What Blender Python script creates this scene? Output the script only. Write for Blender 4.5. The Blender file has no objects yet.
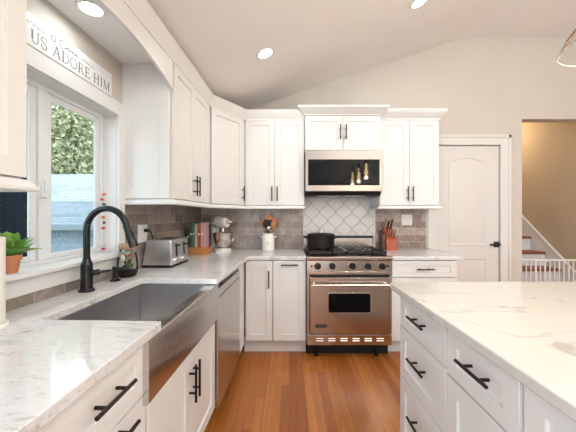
import bpy, bmesh, math, random
from mathutils import Vector, Matrix, Quaternion
random.seed(7)
PI = math.pi
sc = bpy.context.scene
COL = sc.collection

# ------------------------------------------------------------------ camera
EYE = 1.275
cam_d = bpy.data.cameras.new('camera')
cam_d.sensor_width = 36.0
cam_d.lens = 36.0 * 280 / 576
cam_d.shift_x = -1.5 / 576
cam_d.clip_start = 0.02
cam = bpy.data.objects.new('camera', cam_d)
cam.location = (0, 0, EYE)
cam.rotation_euler = (PI / 2, 0, 0)
COL.objects.link(cam)
sc.camera = cam

# ------------------------------------------------------------------ view, world, sun, large lights
sc.view_settings.view_transform = 'Standard'
sc.view_settings.look = 'None'
sc.view_settings.gamma = 1
sc.view_settings.use_curve_mapping = False
sc.view_settings.exposure = 0.27
CAN_W, CAN_C = 4.4, (1.0, 0.965, 0.92)
REAR_W, REAR_C = 24.0, (0.86, 0.94, 1.0)
UP_W, UP_C = 138.0, (0.90, 0.96, 1.0)
SIDE_W, SIDE_C = 90.0, (0.70, 0.86, 1.0)
SKY_S, SUN_S = 3.5, 2.5

world = bpy.data.worlds.new('sky')
sc.world = world
world.use_nodes = True
bg = world.node_tree.nodes['Background']
bg.inputs[0].default_value = (0.74, 0.88, 1.0, 1)
bg.inputs[1].default_value = SKY_S

sun_d = bpy.data.lights.new('sun', 'SUN')
sun_d.energy = SUN_S
sun_d.angle = 0.02
sun_d.color = (1, 0.96, 0.9)
sun = bpy.data.objects.new('sun', sun_d)
sun.rotation_euler = Vector((-0.75, 0.35, -1.0)).to_track_quat('-Z', 'Y').to_euler()
sun.location = (6, -3, 8)
COL.objects.link(sun)


def area(name, loc, direction, sx, sy, watts, color, shape='RECTANGLE'):
    d = bpy.data.lights.new(name, 'AREA')
    d.shape = shape
    d.size, d.size_y = sx, sy
    d.energy = watts
    d.color = color
    o = bpy.data.objects.new(name, d)
    o.location = loc
    o.rotation_euler = Vector(direction).to_track_quat('-Z', 'Y').to_euler()
    COL.objects.link(o)
    return o


# added cool fill light behind the camera; no window is built there
area('rear_fill_light', (1.6, -3.1, 1.25), (0, 1, 0.45), 3.6, 1.7, REAR_W, REAR_C)
# added bluish fill from the sink wall side, to brighten the island fronts
area('side_fill_light', (-1.08, -1.5, 1.55), (1, 0.25, -0.05), 1.7, 1.3, SIDE_W, SIDE_C)

# ------------------------------------------------------------------ helpers
THETA = math.atan(10.5 / 280)       # the window wall is a little out of square with the stove wall
CT, ST = math.cos(THETA), math.sin(THETA)


def l2w(x, y):
    return (x * CT + y * ST, -x * ST + y * CT)


LOCS = {}


def reg(o, loc, frame):
    LOCS[o] = (Vector(loc), frame)
    if frame == 'L':
        w = l2w(loc[0], loc[1])
        o.location = (w[0], w[1], loc[2])
        o.rotation_euler = (0, 0, -THETA)
    else:
        o.location = loc


def tag(o, label=None, cat=None, group=None, kind=None):
    if label: o['label'] = label
    if cat: o['category'] = cat
    if group: o['group'] = group
    if kind: o['kind'] = kind
    return o


def thing(name, label, cat, loc, frame='W', group=None, kind=None):
    o = bpy.data.objects.new(name, None)
    o.empty_display_size = 0.05
    COL.objects.link(o)
    reg(o, loc, frame)
    return tag(o, label, cat, group, kind)


class G:
    def __init__(s):
        s.v, s.f = [], []

    def add(s, vs, fs):
        n = len(s.v)
        s.v += [Vector(p) for p in vs]
        s.f += [tuple(i + n for i in f) for f in fs]
        return s

    def box(s, x0, x1, y0, y1, z0, z1):
        if x0 > x1: x0, x1 = x1, x0
        if y0 > y1: y0, y1 = y1, y0
        if z0 > z1: z0, z1 = z1, z0
        return s.add([(x0, y0, z0), (x1, y0, z0), (x1, y1, z0), (x0, y1, z0), (x0, y0, z1), (x1, y0, z1), (x1, y1, z1), (x0, y1, z1)],
                     [(3, 2, 1, 0), (4, 5, 6, 7), (0, 1, 5, 4), (1, 2, 6, 5), (2, 3, 7, 6), (3, 0, 4, 7)])

    def hexa(s, P):      # 8 points, bottom ring then top ring
        return s.add(P, [(3, 2, 1, 0), (4, 5, 6, 7), (0, 1, 5, 4), (1, 2, 6, 5), (2, 3, 7, 6), (3, 0, 4, 7)])

    def prism(s, pts, vec):
        n = len(pts)
        vec = Vector(vec)
        a = [Vector(p) for p in pts]
        b = [p + vec for p in a]
        return s.add(a + b, [tuple(range(n))[::-1], tuple(range(n, 2 * n))] + [(i, (i + 1) % n, n + (i + 1) % n, n + i) for i in range(n)])

    def loft(s, rings, cap=True, closed=True):
        n = len(rings[0])
        vs = [p for r in rings for p in r]
        fs = []
        for k in range(len(rings) - 1):
            for i in range(n if closed else n - 1):
                j = (i + 1) % n
                fs.append((k * n + i, k * n + j, (k + 1) * n + j, (k + 1) * n + i))
        if cap:
            fs.append(tuple(range(n))[::-1])
            fs.append(tuple((len(rings) - 1) * n + i for i in range(n)))
        return s.add(vs, fs)

    def lathe(s, c, prof, n=24, axis=(0, 0, 1), cap=True):
        q = Vector((0, 0, 1)).rotation_difference(Vector(axis).normalized())
        c = Vector(c)
        rings = []
        for r, z in prof:
            r = max(r, 1e-4)
            rings.append([c + q @ Vector((r * math.cos(2 * PI * i / n), r * math.sin(2 * PI * i / n), z)) for i in range(n)])
        return s.loft(rings, cap)

    def cyl(s, a, b, r, n=12, r2=None):
        a, b = Vector(a), Vector(b)
        return s.lathe(a, [(r, 0), (r2 if r2 is not None else r, (b - a).length)], n, b - a)

    def tube(s, pts, r, n=10, cap=True):
        pts = [Vector(p) for p in pts]
        rr = r if isinstance(r, (list, tuple)) else [r] * len(pts)
        t0 = (pts[1] - pts[0]).normalized()
        ref = Vector((0, 0, 1)) if abs(t0.z) < .9 else Vector((1, 0, 0))
        u = t0.cross(ref).normalized()
        rings = []
        for i, p in enumerate(pts):
            t = (pts[min(i + 1, len(pts) - 1)] - pts[max(i - 1, 0)]).normalized()
            u = (u - t * u.dot(t)).normalized()
            w = t.cross(u)
            rings.append([p + (u * math.cos(2 * PI * k / n) + w * math.sin(2 * PI * k / n)) * rr[i] for k in range(n)])
        return s.loft(rings, cap)

    def ball(s, c, rx, ry=None, rz=None, n=16, m=10, q=None):
        ry = ry or rx
        rz = rz or rx
        c = Vector(c)
        rings = []
        for k in range(m + 1):
            th = PI * k / m
            ring = []
            for i in range(n):
                p = Vector((rx * max(math.sin(th), .002) * math.cos(2 * PI * i / n), ry * max(math.sin(th), .002) * math.sin(2 * PI * i / n), -rz * math.cos(th)))
                ring.append(c + (q @ p if q else p))
            rings.append(ring)
        return s.loft(rings)

    def obj(s, name, m, parent=None, bevel=0.0, smooth=None, kind=None, seg=2):
        me = bpy.data.meshes.new(name)
        loc, frame = Vector((0, 0, 0)), 'W'
        if parent is not None:
            loc, frame = LOCS[parent]
        me.from_pydata([tuple(p - loc) for p in s.v], [], s.f)
        bm = bmesh.new()
        bm.from_mesh(me)
        bmesh.ops.recalc_face_normals(bm, faces=bm.faces)
        bm.to_mesh(me)
        bm.free()
        me.materials.append(m)
        if smooth or bevel:
            for p in me.polygons: p.use_smooth = True
            me.set_sharp_from_angle(angle=math.radians(smooth or 40))
        o = bpy.data.objects.new(name, me)
        COL.objects.link(o)
        if bevel:
            b = o.modifiers.new('bevel', 'BEVEL')
            b.width = bevel
            b.segments = seg
            b.limit_method = 'ANGLE'
            b.angle_limit = math.radians(50)
            b.harden_normals = False
        if parent is not None:
            o.parent = parent
            LOCS[o] = (loc, frame)
        if kind: o['kind'] = kind
        return o

    def solo(s, name, m, label, cat, loc, frame='W', group=None, bevel=0.0, smooth=None, kind=None):
        e = Vector(loc)
        s.v = [p - e for p in s.v]
        o = s.obj(name, m, None, bevel, smooth)
        reg(o, loc, frame)
        return tag(o, label, cat, group, kind)


def struct(name, g, m, frame='W', bevel=0.0, smooth=None):
    o = g.obj(name, m, None, bevel, smooth)
    reg(o, (0, 0, 0), frame)
    o['kind'] = 'structure'
    return o


# ------------------------------------------------------------------ materials
def mat(name, col, rough=.5, metal=0.0, **k):
    m = bpy.data.materials.new(name)
    m.use_nodes = True
    b = m.node_tree.nodes['Principled BSDF']
    b.inputs['Base Color'].default_value = (*col, 1)
    b.inputs['Roughness'].default_value = rough
    b.inputs['Metallic'].default_value = metal
    for key, v in k.items():
        b.inputs[key.replace('_', ' ')].default_value = v
    return m


def nodes(m):
    nt = m.node_tree
    return nt, nt.nodes, nt.links, nt.nodes['Principled BSDF']


def coords(nt, order, scale=(1, 1, 1)):
    """object coordinates with the axes reordered, e.g. 'yz' for a wall along y"""
    tc = nt.nodes.new('ShaderNodeTexCoord')
    sp = nt.nodes.new('ShaderNodeSeparateXYZ')
    cb = nt.nodes.new('ShaderNodeCombineXYZ')
    nt.links.new(tc.outputs['Object'], sp.inputs[0])
    for i, a in enumerate(order):
        nt.links.new(sp.outputs[a.upper()], cb.inputs[i])
    mp = nt.nodes.new('ShaderNodeMapping')
    mp.inputs['Scale'].default_value = scale
    nt.links.new(cb.outputs[0], mp.inputs[0])
    return mp.outputs[0]


def noise(nt, vec, scale, detail=4, rough=.55, dist=0.0):
    n = nt.nodes.new('ShaderNodeTexNoise')
    n.inputs['Scale'].default_value = scale
    n.inputs['Detail'].default_value = detail
    n.inputs['Roughness'].default_value = rough
    n.inputs['Distortion'].default_value = dist
    nt.links.new(vec, n.inputs['Vector'])
    return n.outputs['Fac']


def ramp(nt, fac, stops):
    r = nt.nodes.new('ShaderNodeValToRGB')
    el = r.color_ramp.elements
    while len(el) < len(stops): el.new(0.5)
    for e, (p, c) in zip(el, stops):
        e.position = p
        e.color = (*c, 1)
    nt.links.new(fac, r.inputs[0])
    return r.outputs[0]


def mixc(nt, fac, a, b, mode='MIX'):
    n = nt.nodes.new('ShaderNodeMix')
    n.data_type = 'RGBA'
    n.blend_type = mode
    for sock, v in ((n.inputs[0], fac), (n.inputs[6], a), (n.inputs[7], b)):
        if isinstance(v, (int, float)): sock.default_value = v
        elif isinstance(v, tuple): sock.default_value = (*v, 1)
        else: nt.links.new(v, sock)
    return n.outputs[2]


def bump(nt, h, b, strength=.2, dist=.002):
    n = nt.nodes.new('ShaderNodeBump')
    n.inputs['Strength'].default_value = strength
    n.inputs['Distance'].default_value = dist
    nt.links.new(h, n.inputs['Height'])
    nt.links.new(n.outputs[0], b.inputs['Normal'])


def paint(name, col, rough=.4, amt=.03):
    m = mat(name, col, rough)
    nt, N, L, b = nodes(m)
    v = coords(nt, 'xyz')
    lo = tuple(c * (1 - amt) for c in col)
    L.new(ramp(nt, noise(nt, v, 3), [(.3, lo), (.7, col)]), b.inputs['Base Color'])
    return m


def brushed(name, col, rough):
    m = mat(name, col, rough, 1.0)
    nt, N, L, b = nodes(m)
    b.inputs['Anisotropic'].default_value = .6
    tg = N.new('ShaderNodeTangent')
    tg.direction_type = 'RADIAL'
    tg.axis = 'Z'
    L.new(tg.outputs[0], b.inputs['Tangent'])
    return m


def brick_mat(name, order, c1, c2, mortar, bw, bh, ms, rough=.3, rot=None, grain=None, bumpy=.4):
    m = mat(name, c1, rough)
    nt, N, L, b = nodes(m)
    v = coords(nt, order)
    br = N.new('ShaderNodeTexBrick')
    br.offset = .5
    br.inputs['Scale'].default_value = 1
    br.inputs['Color1'].default_value = (*c1, 1)
    br.inputs['Color2'].default_value = (*c2, 1)
    br.inputs['Mortar'].default_value = (*mortar, 1)
    br.inputs['Mortar Size'].default_value = ms
    br.inputs['Mortar Smooth'].default_value = .2
    br.inputs['Brick Width'].default_value = bw
    br.inputs['Row Height'].default_value = bh
    L.new(v, br.inputs['Vector'])
    n1 = noise(nt, v, 14, 5, .6, 1.2)
    c = mixc(nt, .75, br.outputs['Color'], ramp(nt, n1, [(.25, (.45, .45, .45)), (.5, (.95, .95, .95)), (.75, (1.35, 1.3, 1.25))]), 'MULTIPLY')
    L.new(c, b.inputs['Base Color'])
    mth = N.new('ShaderNodeMath')
    mth.operation = 'SUBTRACT'
    mth.inputs[0].default_value = 1
    L.new(br.outputs['Fac'], mth.inputs[1])
    bump(nt, mth.outputs[0], b, bumpy, .002)
    return m


M = {}
M['cab'] = paint('cabinet_white', (.77, .768, .758), .38)
M['trim'] = paint('trim_white', (.80, .805, .81), .4)
M['wall'] = paint('wall_greige', (.63, .585, .525), .75)
M['hallwall'] = paint('wall_tan', (.50, .41, .30), .75)
M['ceil'] = paint('ceiling_white', (.88, .86, .845), .85)
M['vinyl'] = paint('vinyl_daylight_tint', (.82, .86, .89), .35)  # cool tint paints a daylight cast onto the white vinyl
M['black'] = mat('matte_black', (.014, .013, .013), .42, .3)
M['bronze'] = mat('dark_bronze_pull', (.03, .021, .017), .4, .6)
M['faucet'] = mat('faucet_black', (.012, .015, .018), .26, .35)
M['iron'] = mat('cast_iron', (.008, .008, .008), .45, Specular_IOR_Level=.3)
M['grate'] = mat('grate_enamel', (.010, .010, .010), .28)
M['gloss'] = mat('black_glass', (.003, .003, .004), .04, Specular_IOR_Level=.16)
M['dark'] = mat('dark_void', (.012, .011, .010), .8)
M['steel'] = brushed('brushed_steel', (.62, .60, .58), .22)
M['steel_range'] = brushed('brushed_steel_warm', (.58, .515, .46), .22)
M['steel_micro'] = brushed('brushed_steel_microwave', (.31, .28, .255), .28)
M['chrome'] = mat('polished_steel', (.75, .73, .70), .12, 1.0)
M['porcelain'] = paint('porcelain_white', (.86, .85, .82), .2)
M['paper'] = paint('paper_white', (.85, .82, .77), .9)
M['terracotta'] = paint('terracotta', (.60, .24, .12), .8, .15)
M['soil'] = paint('soil', (.05, .03, .02), .9, .4)
M['cork'] = paint('cork', (.50, .30, .17), .8, .3)
M['green'] = paint('leaf_green', (.22, .52, .09), .45, .4)
M['green2'] = paint('leaf_pale', (.42, .60, .16), .5, .3)
M['emit'] = mat('lamp_lens', (1, 1, 1), .5, Emission_Color=(1, .95, .86, 1), Emission_Strength=9.0)
M['bulb'] = mat('bulb_glow', (1, .8, .5), .5, Emission_Color=(1, .72, .38, 1), Emission_Strength=45.0)


def wood(name, c1, c2, order='xyz', scale=(30, 3, 30), rough=.45):
    m = mat(name, c1, rough)
    nt, N, L, b = nodes(m)
    v = coords(nt, order, scale)
    L.new(ramp(nt, noise(nt, v, 1, 4, .6, .6), [(.3, c1), (.7, c2)]), b.inputs['Base Color'])
    return m


M['tread'] = wood('stair_oak', (.20, .06, .03), (.32, .11, .05))
M['spoonwood'] = wood('orange_wood', (.45, .15, .05), (.62, .24, .08), scale=(20, 20, 3))
M['blockwood'] = wood('knife_block_red', (.34, .055, .02), (.46, .085, .03), scale=(30, 30, 4))
M['blockdark'] = wood('knife_block_dark', (.10, .035, .02), (.16, .055, .03), scale=(30, 30, 4))
M['handlewood'] = wood('knife_handle_wood', (.30, .17, .09), (.42, .26, .15), scale=(60, 60, 5))
M['handledark'] = wood('knife_handle_dark', (.07, .03, .02), (.13, .06, .04), scale=(60, 60, 5))
M['standwood'] = wood('book_stand_wood', (.42, .17, .05), (.60, .27, .09), scale=(6, 30, 30))

# floor: narrow oak strips running away from the camera
m = mat('oak_strip_floor', (.4, .15, .05), .27)
nt, N, L, b = nodes(m)
v = coords(nt, 'yx')
sp = N.new('ShaderNodeSeparateXYZ')
L.new(v, sp.inputs[0])
dv_ = N.new('ShaderNodeMath'); dv_.operation = 'DIVIDE'; dv_.inputs[1].default_value = .057
L.new(sp.outputs[1], dv_.inputs[0])
fl = N.new('ShaderNodeMath'); fl.operation = 'FLOOR'
L.new(dv_.outputs[0], fl.inputs[0])
wn = N.new('ShaderNodeTexWhiteNoise'); wn.noise_dimensions = '1D'
L.new(fl.outputs[0], wn.inputs['W'])
ma = N.new('ShaderNodeMath'); ma.operation = 'MULTIPLY_ADD'; ma.inputs[1].default_value = 1.15
L.new(wn.outputs['Value'], ma.inputs[0])
L.new(sp.outputs[0], ma.inputs[2])
cbn = N.new('ShaderNodeCombineXYZ')
L.new(ma.outputs[0], cbn.inputs[0])
L.new(sp.outputs[1], cbn.inputs[1])
v = cbn.outputs[0]
br = N.new('ShaderNodeTexBrick')
br.offset, br.offset_frequency = 0.0, 2
for k, val in (('Scale', 1), ('Mortar Size', .0009), ('Mortar Smooth', .3), ('Brick Width', 1.15), ('Row Height', .057), ('Bias', 0)):
    br.inputs[k].default_value = val
br.inputs['Color1'].default_value = (.33, .100, .020, 1)
br.inputs['Color2'].default_value = (.56, .212, .050, 1)
br.inputs['Mortar'].default_value = (.16, .045, .012, 1)
L.new(v, br.inputs['Vector'])
gv = coords(nt, 'xyz', (55, 2.2, 1))
c = mixc(nt, .6, br.outputs['Color'], ramp(nt, noise(nt, gv, 1, 5, .6, .8), [(.3, (.62, .58, .55)), (.55, (1, 1, 1)), (.75, (1.2, 1.2, 1.2))]), 'MULTIPLY')
L.new(c, b.inputs['Base Color'])
bump(nt, noise(nt, gv, 1, 3), b, .06, .001)
M['floor'] = m

# speckled white granite of the sink run
m = mat('white_granite', (.8, .8, .8), .05)
nt, N, L, b = nodes(m)
v = coords(nt, 'xyz')
mp = N.new('ShaderNodeMapping')
mp.inputs['Rotation'].default_value = (0, 0, .5)
mp.inputs['Scale'].default_value = (6, 22, 14)
L.new(v, mp.inputs[0])
n1 = noise(nt, mp.outputs[0], 1.0, 6, .68, 1.6)
base = ramp(nt, n1, [(.26, (.30, .275, .255)), (.37, (.56, .55, .54)), (.45, (.70, .705, .71)), (.75, (.76, .77, .78))])
n2 = noise(nt, v, 90, 3, .7)
base = mixc(nt, .7, base, ramp(nt, n2, [(.30, (.62, .60, .58)), (.42, (1, 1, 1))]), 'MULTIPLY')
L.new(base, b.inputs['Base Color'])
M['granite'] = m

# white quartz of the island with a few long thin veins
m = mat('veined_quartz', (.85, .82, .76), .12)
nt, N, L, b = nodes(m)
v = coords(nt, 'xyz')
mp = N.new('ShaderNodeMapping')
mp.inputs['Rotation'].default_value = (0, 0, .42)
mp.inputs['Scale'].default_value = (.8, 2.6, 2)
L.new(v, mp.inputs[0])
n1 = noise(nt, mp.outputs[0], 1.35, 4, .45, 1.1)
base = ramp(nt, n1, [(.486, (.64, .625, .59)), (.497, (.45, .43, .39)), (.503, (.45, .43, .39)), (.514, (.64, .625, .59))])
n3 = noise(nt, v, 5, 4)
base = mixc(nt, ramp(nt, n3, [(.35, (0, 0, 0)), (.65, (1, 1, 1))]), (.64, .625, .59), base)
L.new(base, b.inputs['Base Color'])
M['quartz'] = m

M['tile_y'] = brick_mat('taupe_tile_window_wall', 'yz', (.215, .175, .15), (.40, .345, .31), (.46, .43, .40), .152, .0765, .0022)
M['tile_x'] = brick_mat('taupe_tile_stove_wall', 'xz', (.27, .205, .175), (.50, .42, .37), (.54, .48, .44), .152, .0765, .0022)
M['arabesque'] = paint('arabesque_white', (.74, .70, .67), .15, .06)
M['grout'] = paint('grout_grey', (.25, .21, .19), .8)
M['shingle'] = brick_mat('shingle_slate', 'xy', (.10, .125, .145), (.15, .18, .20), (.05, .06, .07), .9, .16, .012, .8)
M['shingle2'] = brick_mat('shingle_pale', 'xy', (.20, .215, .23), (.26, .275, .29), (.14, .15, .16), .9, .2, .012, .8)
M['siding'] = brick_mat('siding_blue', 'xz', (.26, .32, .355), (.28, .34, .375), (.20, .25, .28), 5, .14, .006, .7)
M['darkboard'] = brick_mat('dark_boards', 'zy', (.006, .009, .013), (.012, .016, .022), (.004, .005, .008), 6, .11, .006, .6)
M['darkboard'].node_tree.nodes['Principled BSDF'].inputs['Specular IOR Level'].default_value = .05
M['grass'] = paint('dry_ground', (.13, .14, .10), .9, .4)
M['bark'] = paint('bark', (.12, .08, .05), .9, .4)


def leaf_mat(name, stops):
    m = mat(name, stops[0][1], .6)
    nt, N, L, b = nodes(m)
    v = coords(nt, 'xyz')
    L.new(ramp(nt, noise(nt, v, 2.2, 6, .75), stops), b.inputs['Base Color'])
    return m


M['leaf1'] = leaf_mat('foliage_pale', [(.35, (.10, .13, .05)), (.5, (.26, .27, .13)), (.65, (.42, .38, .24))])
M['leaf2'] = leaf_mat('foliage_green', [(.35, (.08, .12, .05)), (.5, (.20, .24, .11)), (.65, (.34, .34, .20))])


def thin_glass(name, tint, amt):
    m = bpy.data.materials.new(name)
    m.use_nodes = True
    nt = m.node_tree
    N, L = nt.nodes, nt.links
    N.remove(N['Principled BSDF'])
    out = N['Material Output']
    tr = N.new('ShaderNodeBsdfTransparent')
    tr.inputs[0].default_value = (*tint, 1)
    gl = N.new('ShaderNodeBsdfGlossy')
    gl.inputs['Roughness'].default_value = .02
    lw = N.new('ShaderNodeLayerWeight')
    lw.inputs[0].default_value = amt
    mx = N.new('ShaderNodeMixShader')
    L.new(lw.outputs['Fresnel'], mx.inputs[0])
    L.new(tr.outputs[0], mx.inputs[1])
    L.new(gl.outputs[0], mx.inputs[2])
    L.new(mx.outputs[0], out.inputs[0])
    return m


M['pane'] = thin_glass('window_glass', (.95, .98, .98), .12)
M['lampglass'] = thin_glass('pendant_glass', (.965, .965, .955), .07)
M['rimglass'] = mat('pendant_rim_glass', (.34, .335, .32), .15)
M['jarglass'] = thin_glass('jar_glass', (.90, .93, .91), .2)

# ------------------------------------------------------------------ room shell
YB = 3.175          # face of the stove wall
RIDGE_X, RIDGE_Z, PITCH = 1.964, 3.30, .34


def ceil_z(x):
    return RIDGE_Z - PITCH * max(0, RIDGE_X - x)


struct('floor', G().box(-1.6, 4.2, -3.3, 6.2, -.08, 0), M['floor'])

g = G()
xs = [-1.6, RIDGE_X - .22, RIDGE_X - .1, RIDGE_X, RIDGE_X + .12, RIDGE_X + .3, 4.3]
zs = [ceil_z(-1.6), ceil_z(RIDGE_X - .22) , ceil_z(RIDGE_X - .1) - .004, RIDGE_Z - .014, RIDGE_Z - .004, RIDGE_Z, RIDGE_Z]
low = [(x, -3.4, z) for x, z in zip(xs, zs)]
prof = low + [(4.3, -3.4, RIDGE_Z + .15), (-1.6, -3.4, RIDGE_Z + .15)]
g.prism(prof, (0, YB + 3.5, 0))
struct('ceiling', g, M['ceil'], smooth=25)

W0, W1, WZ0, WZ1 = .860, 1.679, 1.045, 1.897      # window opening in the left wall
g = G()
for y0, y1, z0, z1 in ((-3.4, W0, -.08, 2.62), (W1, 3.4, -.08, 2.62), (W0, W1, -.08, WZ0), (W0, W1, WZ1, 2.62)):
    g.box(-1.240, -1.126, y0, y1, z0, z1)
struct('wall_left', g, M['wall'], 'L')

D0, D1, DZ = 1.640, 2.388, 2.083                  # closet door opening
O0, O1, OZ = 2.636, 3.62, 2.375                   # opening to the stair hall
g = G()
for x0, x1, z0, z1 in ((-1.35, D0, 0, 3.42), (D0, D1, DZ, 3.42), (D1, O0, 0, 3.42), (O0, O1, OZ, 3.42), (O1, 4.3, 0, 3.42)):
    g.box(x0, x1, YB, YB + .12, z0, z1)
struct('wall_back', g, M['wall'])
struct('wall_right', G().box(4.2, 4.3, -3.4, YB, 0, 3.42), M['wall'])
struct('wall_rear', G().box(-1.6, 4.3, -3.4, -3.3, 0, 3.42), M['wall'])
g = G()
g.box(O1, O1 + .1, YB + .12, 6.2, 0, 3.0)
struct('wall_hall_right', g, M['hallwall'])
struct('wall_hall_left', G().box(2.40, 2.50, YB + .12, 6.2, 0, 3.0), M['hallwall'])
struct('wall_hall_rear', G().box(2.40, O1 + .1, 6.1, 6.2, 0, 3.0), M['hallwall'])
struct('ceiling_hall', G().box(2.40, O1 + .1, YB + .12, 6.2, 2.85, 2.95), M['ceil'])
struct('wall_closet', G().box(D0 - .05, D1 + .05, YB + .121, YB + .16, 0, 2.2), M['wall'])

# soffit board above the sink window
struct('trim_1', G().box(-1.125, -.825, .80, 1.735, 2.236, 2.250), M['ceil'], 'L')

# window ------------------------------------------------------------
win = bpy.data.objects.new('window_1', None)
COL.objects.link(win)
reg(win, (-1.15, 1.27, WZ0), 'L')
win['kind'] = 'structure'
g = G()
PC = -1.106
g.box(-1.126, PC, .800, W0 + .004, 1.03, 1.974)
g.box(-1.126, PC, W1 - .004, 1.734, 1.03, 1.974)
g.box(-1.126, PC, W0 + .004, W1 - .004, WZ1 - .004, 1.974)
g.obj('casing', M['trim'], win, .003)
G().box(-1.210, -1.075, .800, 1.734, 1.030, 1.050).obj('sill', M['trim'], win, .004)
G().box(-1.126, -1.110, .800, 1.734, .957, 1.030).obj('sill_apron', M['trim'], win, .002)
FP = -1.204
g = G()
g.box(-1.238, -1.126, W0 - .0, W0 + .006, 1.05, WZ1)
g.box(-1.238, -1.126, W1 - .006, W1, 1.05, WZ1)
g.box(-1.238, -1.126, W0 + .006, W1 - .006, WZ1 - .008, WZ1)
g.obj('jamb', M['trim'], win)
g = G()
MY = 1.269
g.box(-1.230, FP, W0 + .006, W0 + .028, 1.05, 1.889)
g.box(-1.230, FP, W1 - .028, W1 - .006, 1.05, 1.889)
g.box(-1.230, FP, W0 + .028, W1 - .028, 1.868, 1.889)
g.box(-1.230, FP, W0 + .028, W1 - .028, 1.05, 1.068)
g.box(-1.230, FP, MY - .022, MY + .022, 1.068, 1.868)
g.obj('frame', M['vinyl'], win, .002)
for a, b_, sash_name in ((W0 + .028, MY - .022, 'sash'), (MY + .022, W1 - .028, 'sash')):
    g = G()
    s0, s1, z0, z1, w = a, b_, 1.068, 1.868, .034
    xa, xb = -1.227, -1.214
    g.box(xa, xb, s0, s0 + w, z0, z1)
    g.box(xa, xb, s1 - w, s1, z0, z1)
    g.box(xa, xb, s0 + w, s1 - w, z1 - w, z1)
    g.box(xa, xb, s0 + w, s1 - w, z0, z0 + w * .75)
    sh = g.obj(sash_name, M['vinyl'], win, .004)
    G().box(-1.223, -1.219, s0 + w - .004, s1 - w + .004, z0 + w * .75 - .004, z1 - w + .004).obj('pane', M['pane'], sh)
g = G().box(-1.204, -1.192, 1.252, 1.280, 1.36, 1.43)
g.box(-1.196, -1.180, 1.258, 1.272, 1.385, 1.44)
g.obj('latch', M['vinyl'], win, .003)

# closet door ---------------------------------------------------------
door = bpy.data.objects.new('door_1', None)
COL.objects.link(door)
reg(door, (2.01, YB, 0), 'W')
door['kind'] = 'structure'
g = G()
yf = YB - .022
g.box(D0 - .078, D0 + .006, yf, YB, 0, 2.187)
g.box(D1 - .006, D1 + .105, yf, YB, 0, 2.187)
g.box(D0 + .006, D1 - .006, yf, YB, DZ - .006, 2.187)
g.box(D1 + .075, D1 + .108, yf - .008, yf, 0, 2.19)
g.box(D0 - .08, D1 + .108, yf - .008, yf, 2.157, 2.19)
g.obj('casing', paint('casing_white', (.74, .725, .70), .4), door, .003)


def panel_outline(x0, x1, z0, z1, arch=0.0, n=14):
    p = [(x0, z0), (x1, z0)]
    if arch:
        for i in range(n + 1):
            t = i / n
            p.append((x1 + (x0 - x1) * t, z1 + arch * math.sin(PI * t) ** 1.3))
    else:
        p += [(x1, z1), (x0, z1)]
    return p


g = G()
ys = YB + .012
g.box(D0 + .003, D1 - .003, ys, ys + .035, .012, DZ - .008)
M['doorpaint'] = paint('door_white', (.72, .70, .675), .4)
slab = g.obj('slab', M['doorpaint'], door, .002)


def scaled(pts, d):
    cx = sum(p[0] for p in pts) / len(pts)
    x0, x1 = min(p[0] for p in pts), max(p[0] for p in pts)
    z0, z1 = min(p[1] for p in pts), max(p[1] for p in pts)
    mx, mz = (x0 + x1) / 2, (z0 + z1) / 2
    fx, fz = 1 - 2 * d / (x1 - x0), 1 - 2 * d / (z1 - z0)
    return [(mx + (p[0] - mx) * fx, mz + (p[1] - mz) * fz) for p in pts]


for pts in (panel_outline(1.803, 2.236, .94, 1.90, .05), panel_outline(1.803, 2.236, .24, .80)):
    g = G()
    rings = []
    for d, y in ((0, ys + .001), (.004, ys - .006), (.012, ys - .007), (.022, ys - .001), (.05, ys - .006)):
        rings.append([(x, y, z) for x, z in scaled(pts, d)])
    g.loft(rings)
    g.obj('panel', M['doorpaint'], door, 0, 25)
g = G()
g.box(2.322, 2.384, ys - .010, ys, .921, .983)
g.cyl((2.353, ys - .008, .952), (2.353, ys - .055, .952), .011)
g.box(2.245, 2.362, ys - .062, ys - .046, .943, .962)
g.obj('lever_handle', M['black'], door, .003)
for z in (.25, 1.17, 1.86):
    G().cyl((D0 + .001, ys - .006, z - .05), (D0 + .001, ys - .006, z + .05), .006, 8).obj('hinge', M['chrome'], door)

struct('baseboard_back', G().box(D1 + .109, O0 - .002, YB - .014, YB, 0, .11), M['trim'])

# ------------------------------------------------------------------ what stands outside the window
struct('ground', G().box(-40, -1.7, -10, 45, -.75, -.65), M['grass'])
G().box(-3.12, -3.04, .9, 3.45, -.65, 3.1).solo('privacy_screen', M['darkboard'], 'tall dark board screen outside the left window sash', 'screen', (-3.08, 2.1, -.65))
hs = thing('neighbor_house', 'low blue-grey house with slate shingle roof just outside the window', 'house', (-6.5, 8.5, -.65))
G().box(-10, -3.6, 7.15, 9.6, -.65, .97).obj('wall', M['siding'], hs)
g = G().hexa([(-10.2, 6.85, .99), (-3.4, 6.85, .99), (-3.4, 8.6, 1.66), (-10.2, 8.6, 1.66), (-10.2, 6.85, 1.05), (-3.4, 6.85, 1.05), (-3.4, 8.6, 1.73), (-10.2, 8.6, 1.73)])
g.hexa([(-10.2, 8.6, 1.66), (-3.4, 8.6, 1.66), (-3.4, 10, 1.1), (-10.2, 10, 1.1), (-10.2, 8.6, 1.73), (-3.4, 8.6, 1.73), (-3.4, 10, 1.17), (-10.2, 10, 1.17)])
g.obj('roof', M['shingle'], hs)
G().box(-10.2, -3.4, 6.78, 6.86, .93, 1.03).obj('gutter', mat('gutter_grey', (.16, .19, .21), .5), hs)
hs = thing('neighbor_garage', 'pale grey roofed building behind the blue-grey house', 'house', (-9, 13, -.65))
G().box(-16, -4.6, 10.9, 15, -.65, 1.6).obj('wall', M['siding'], hs)
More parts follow.
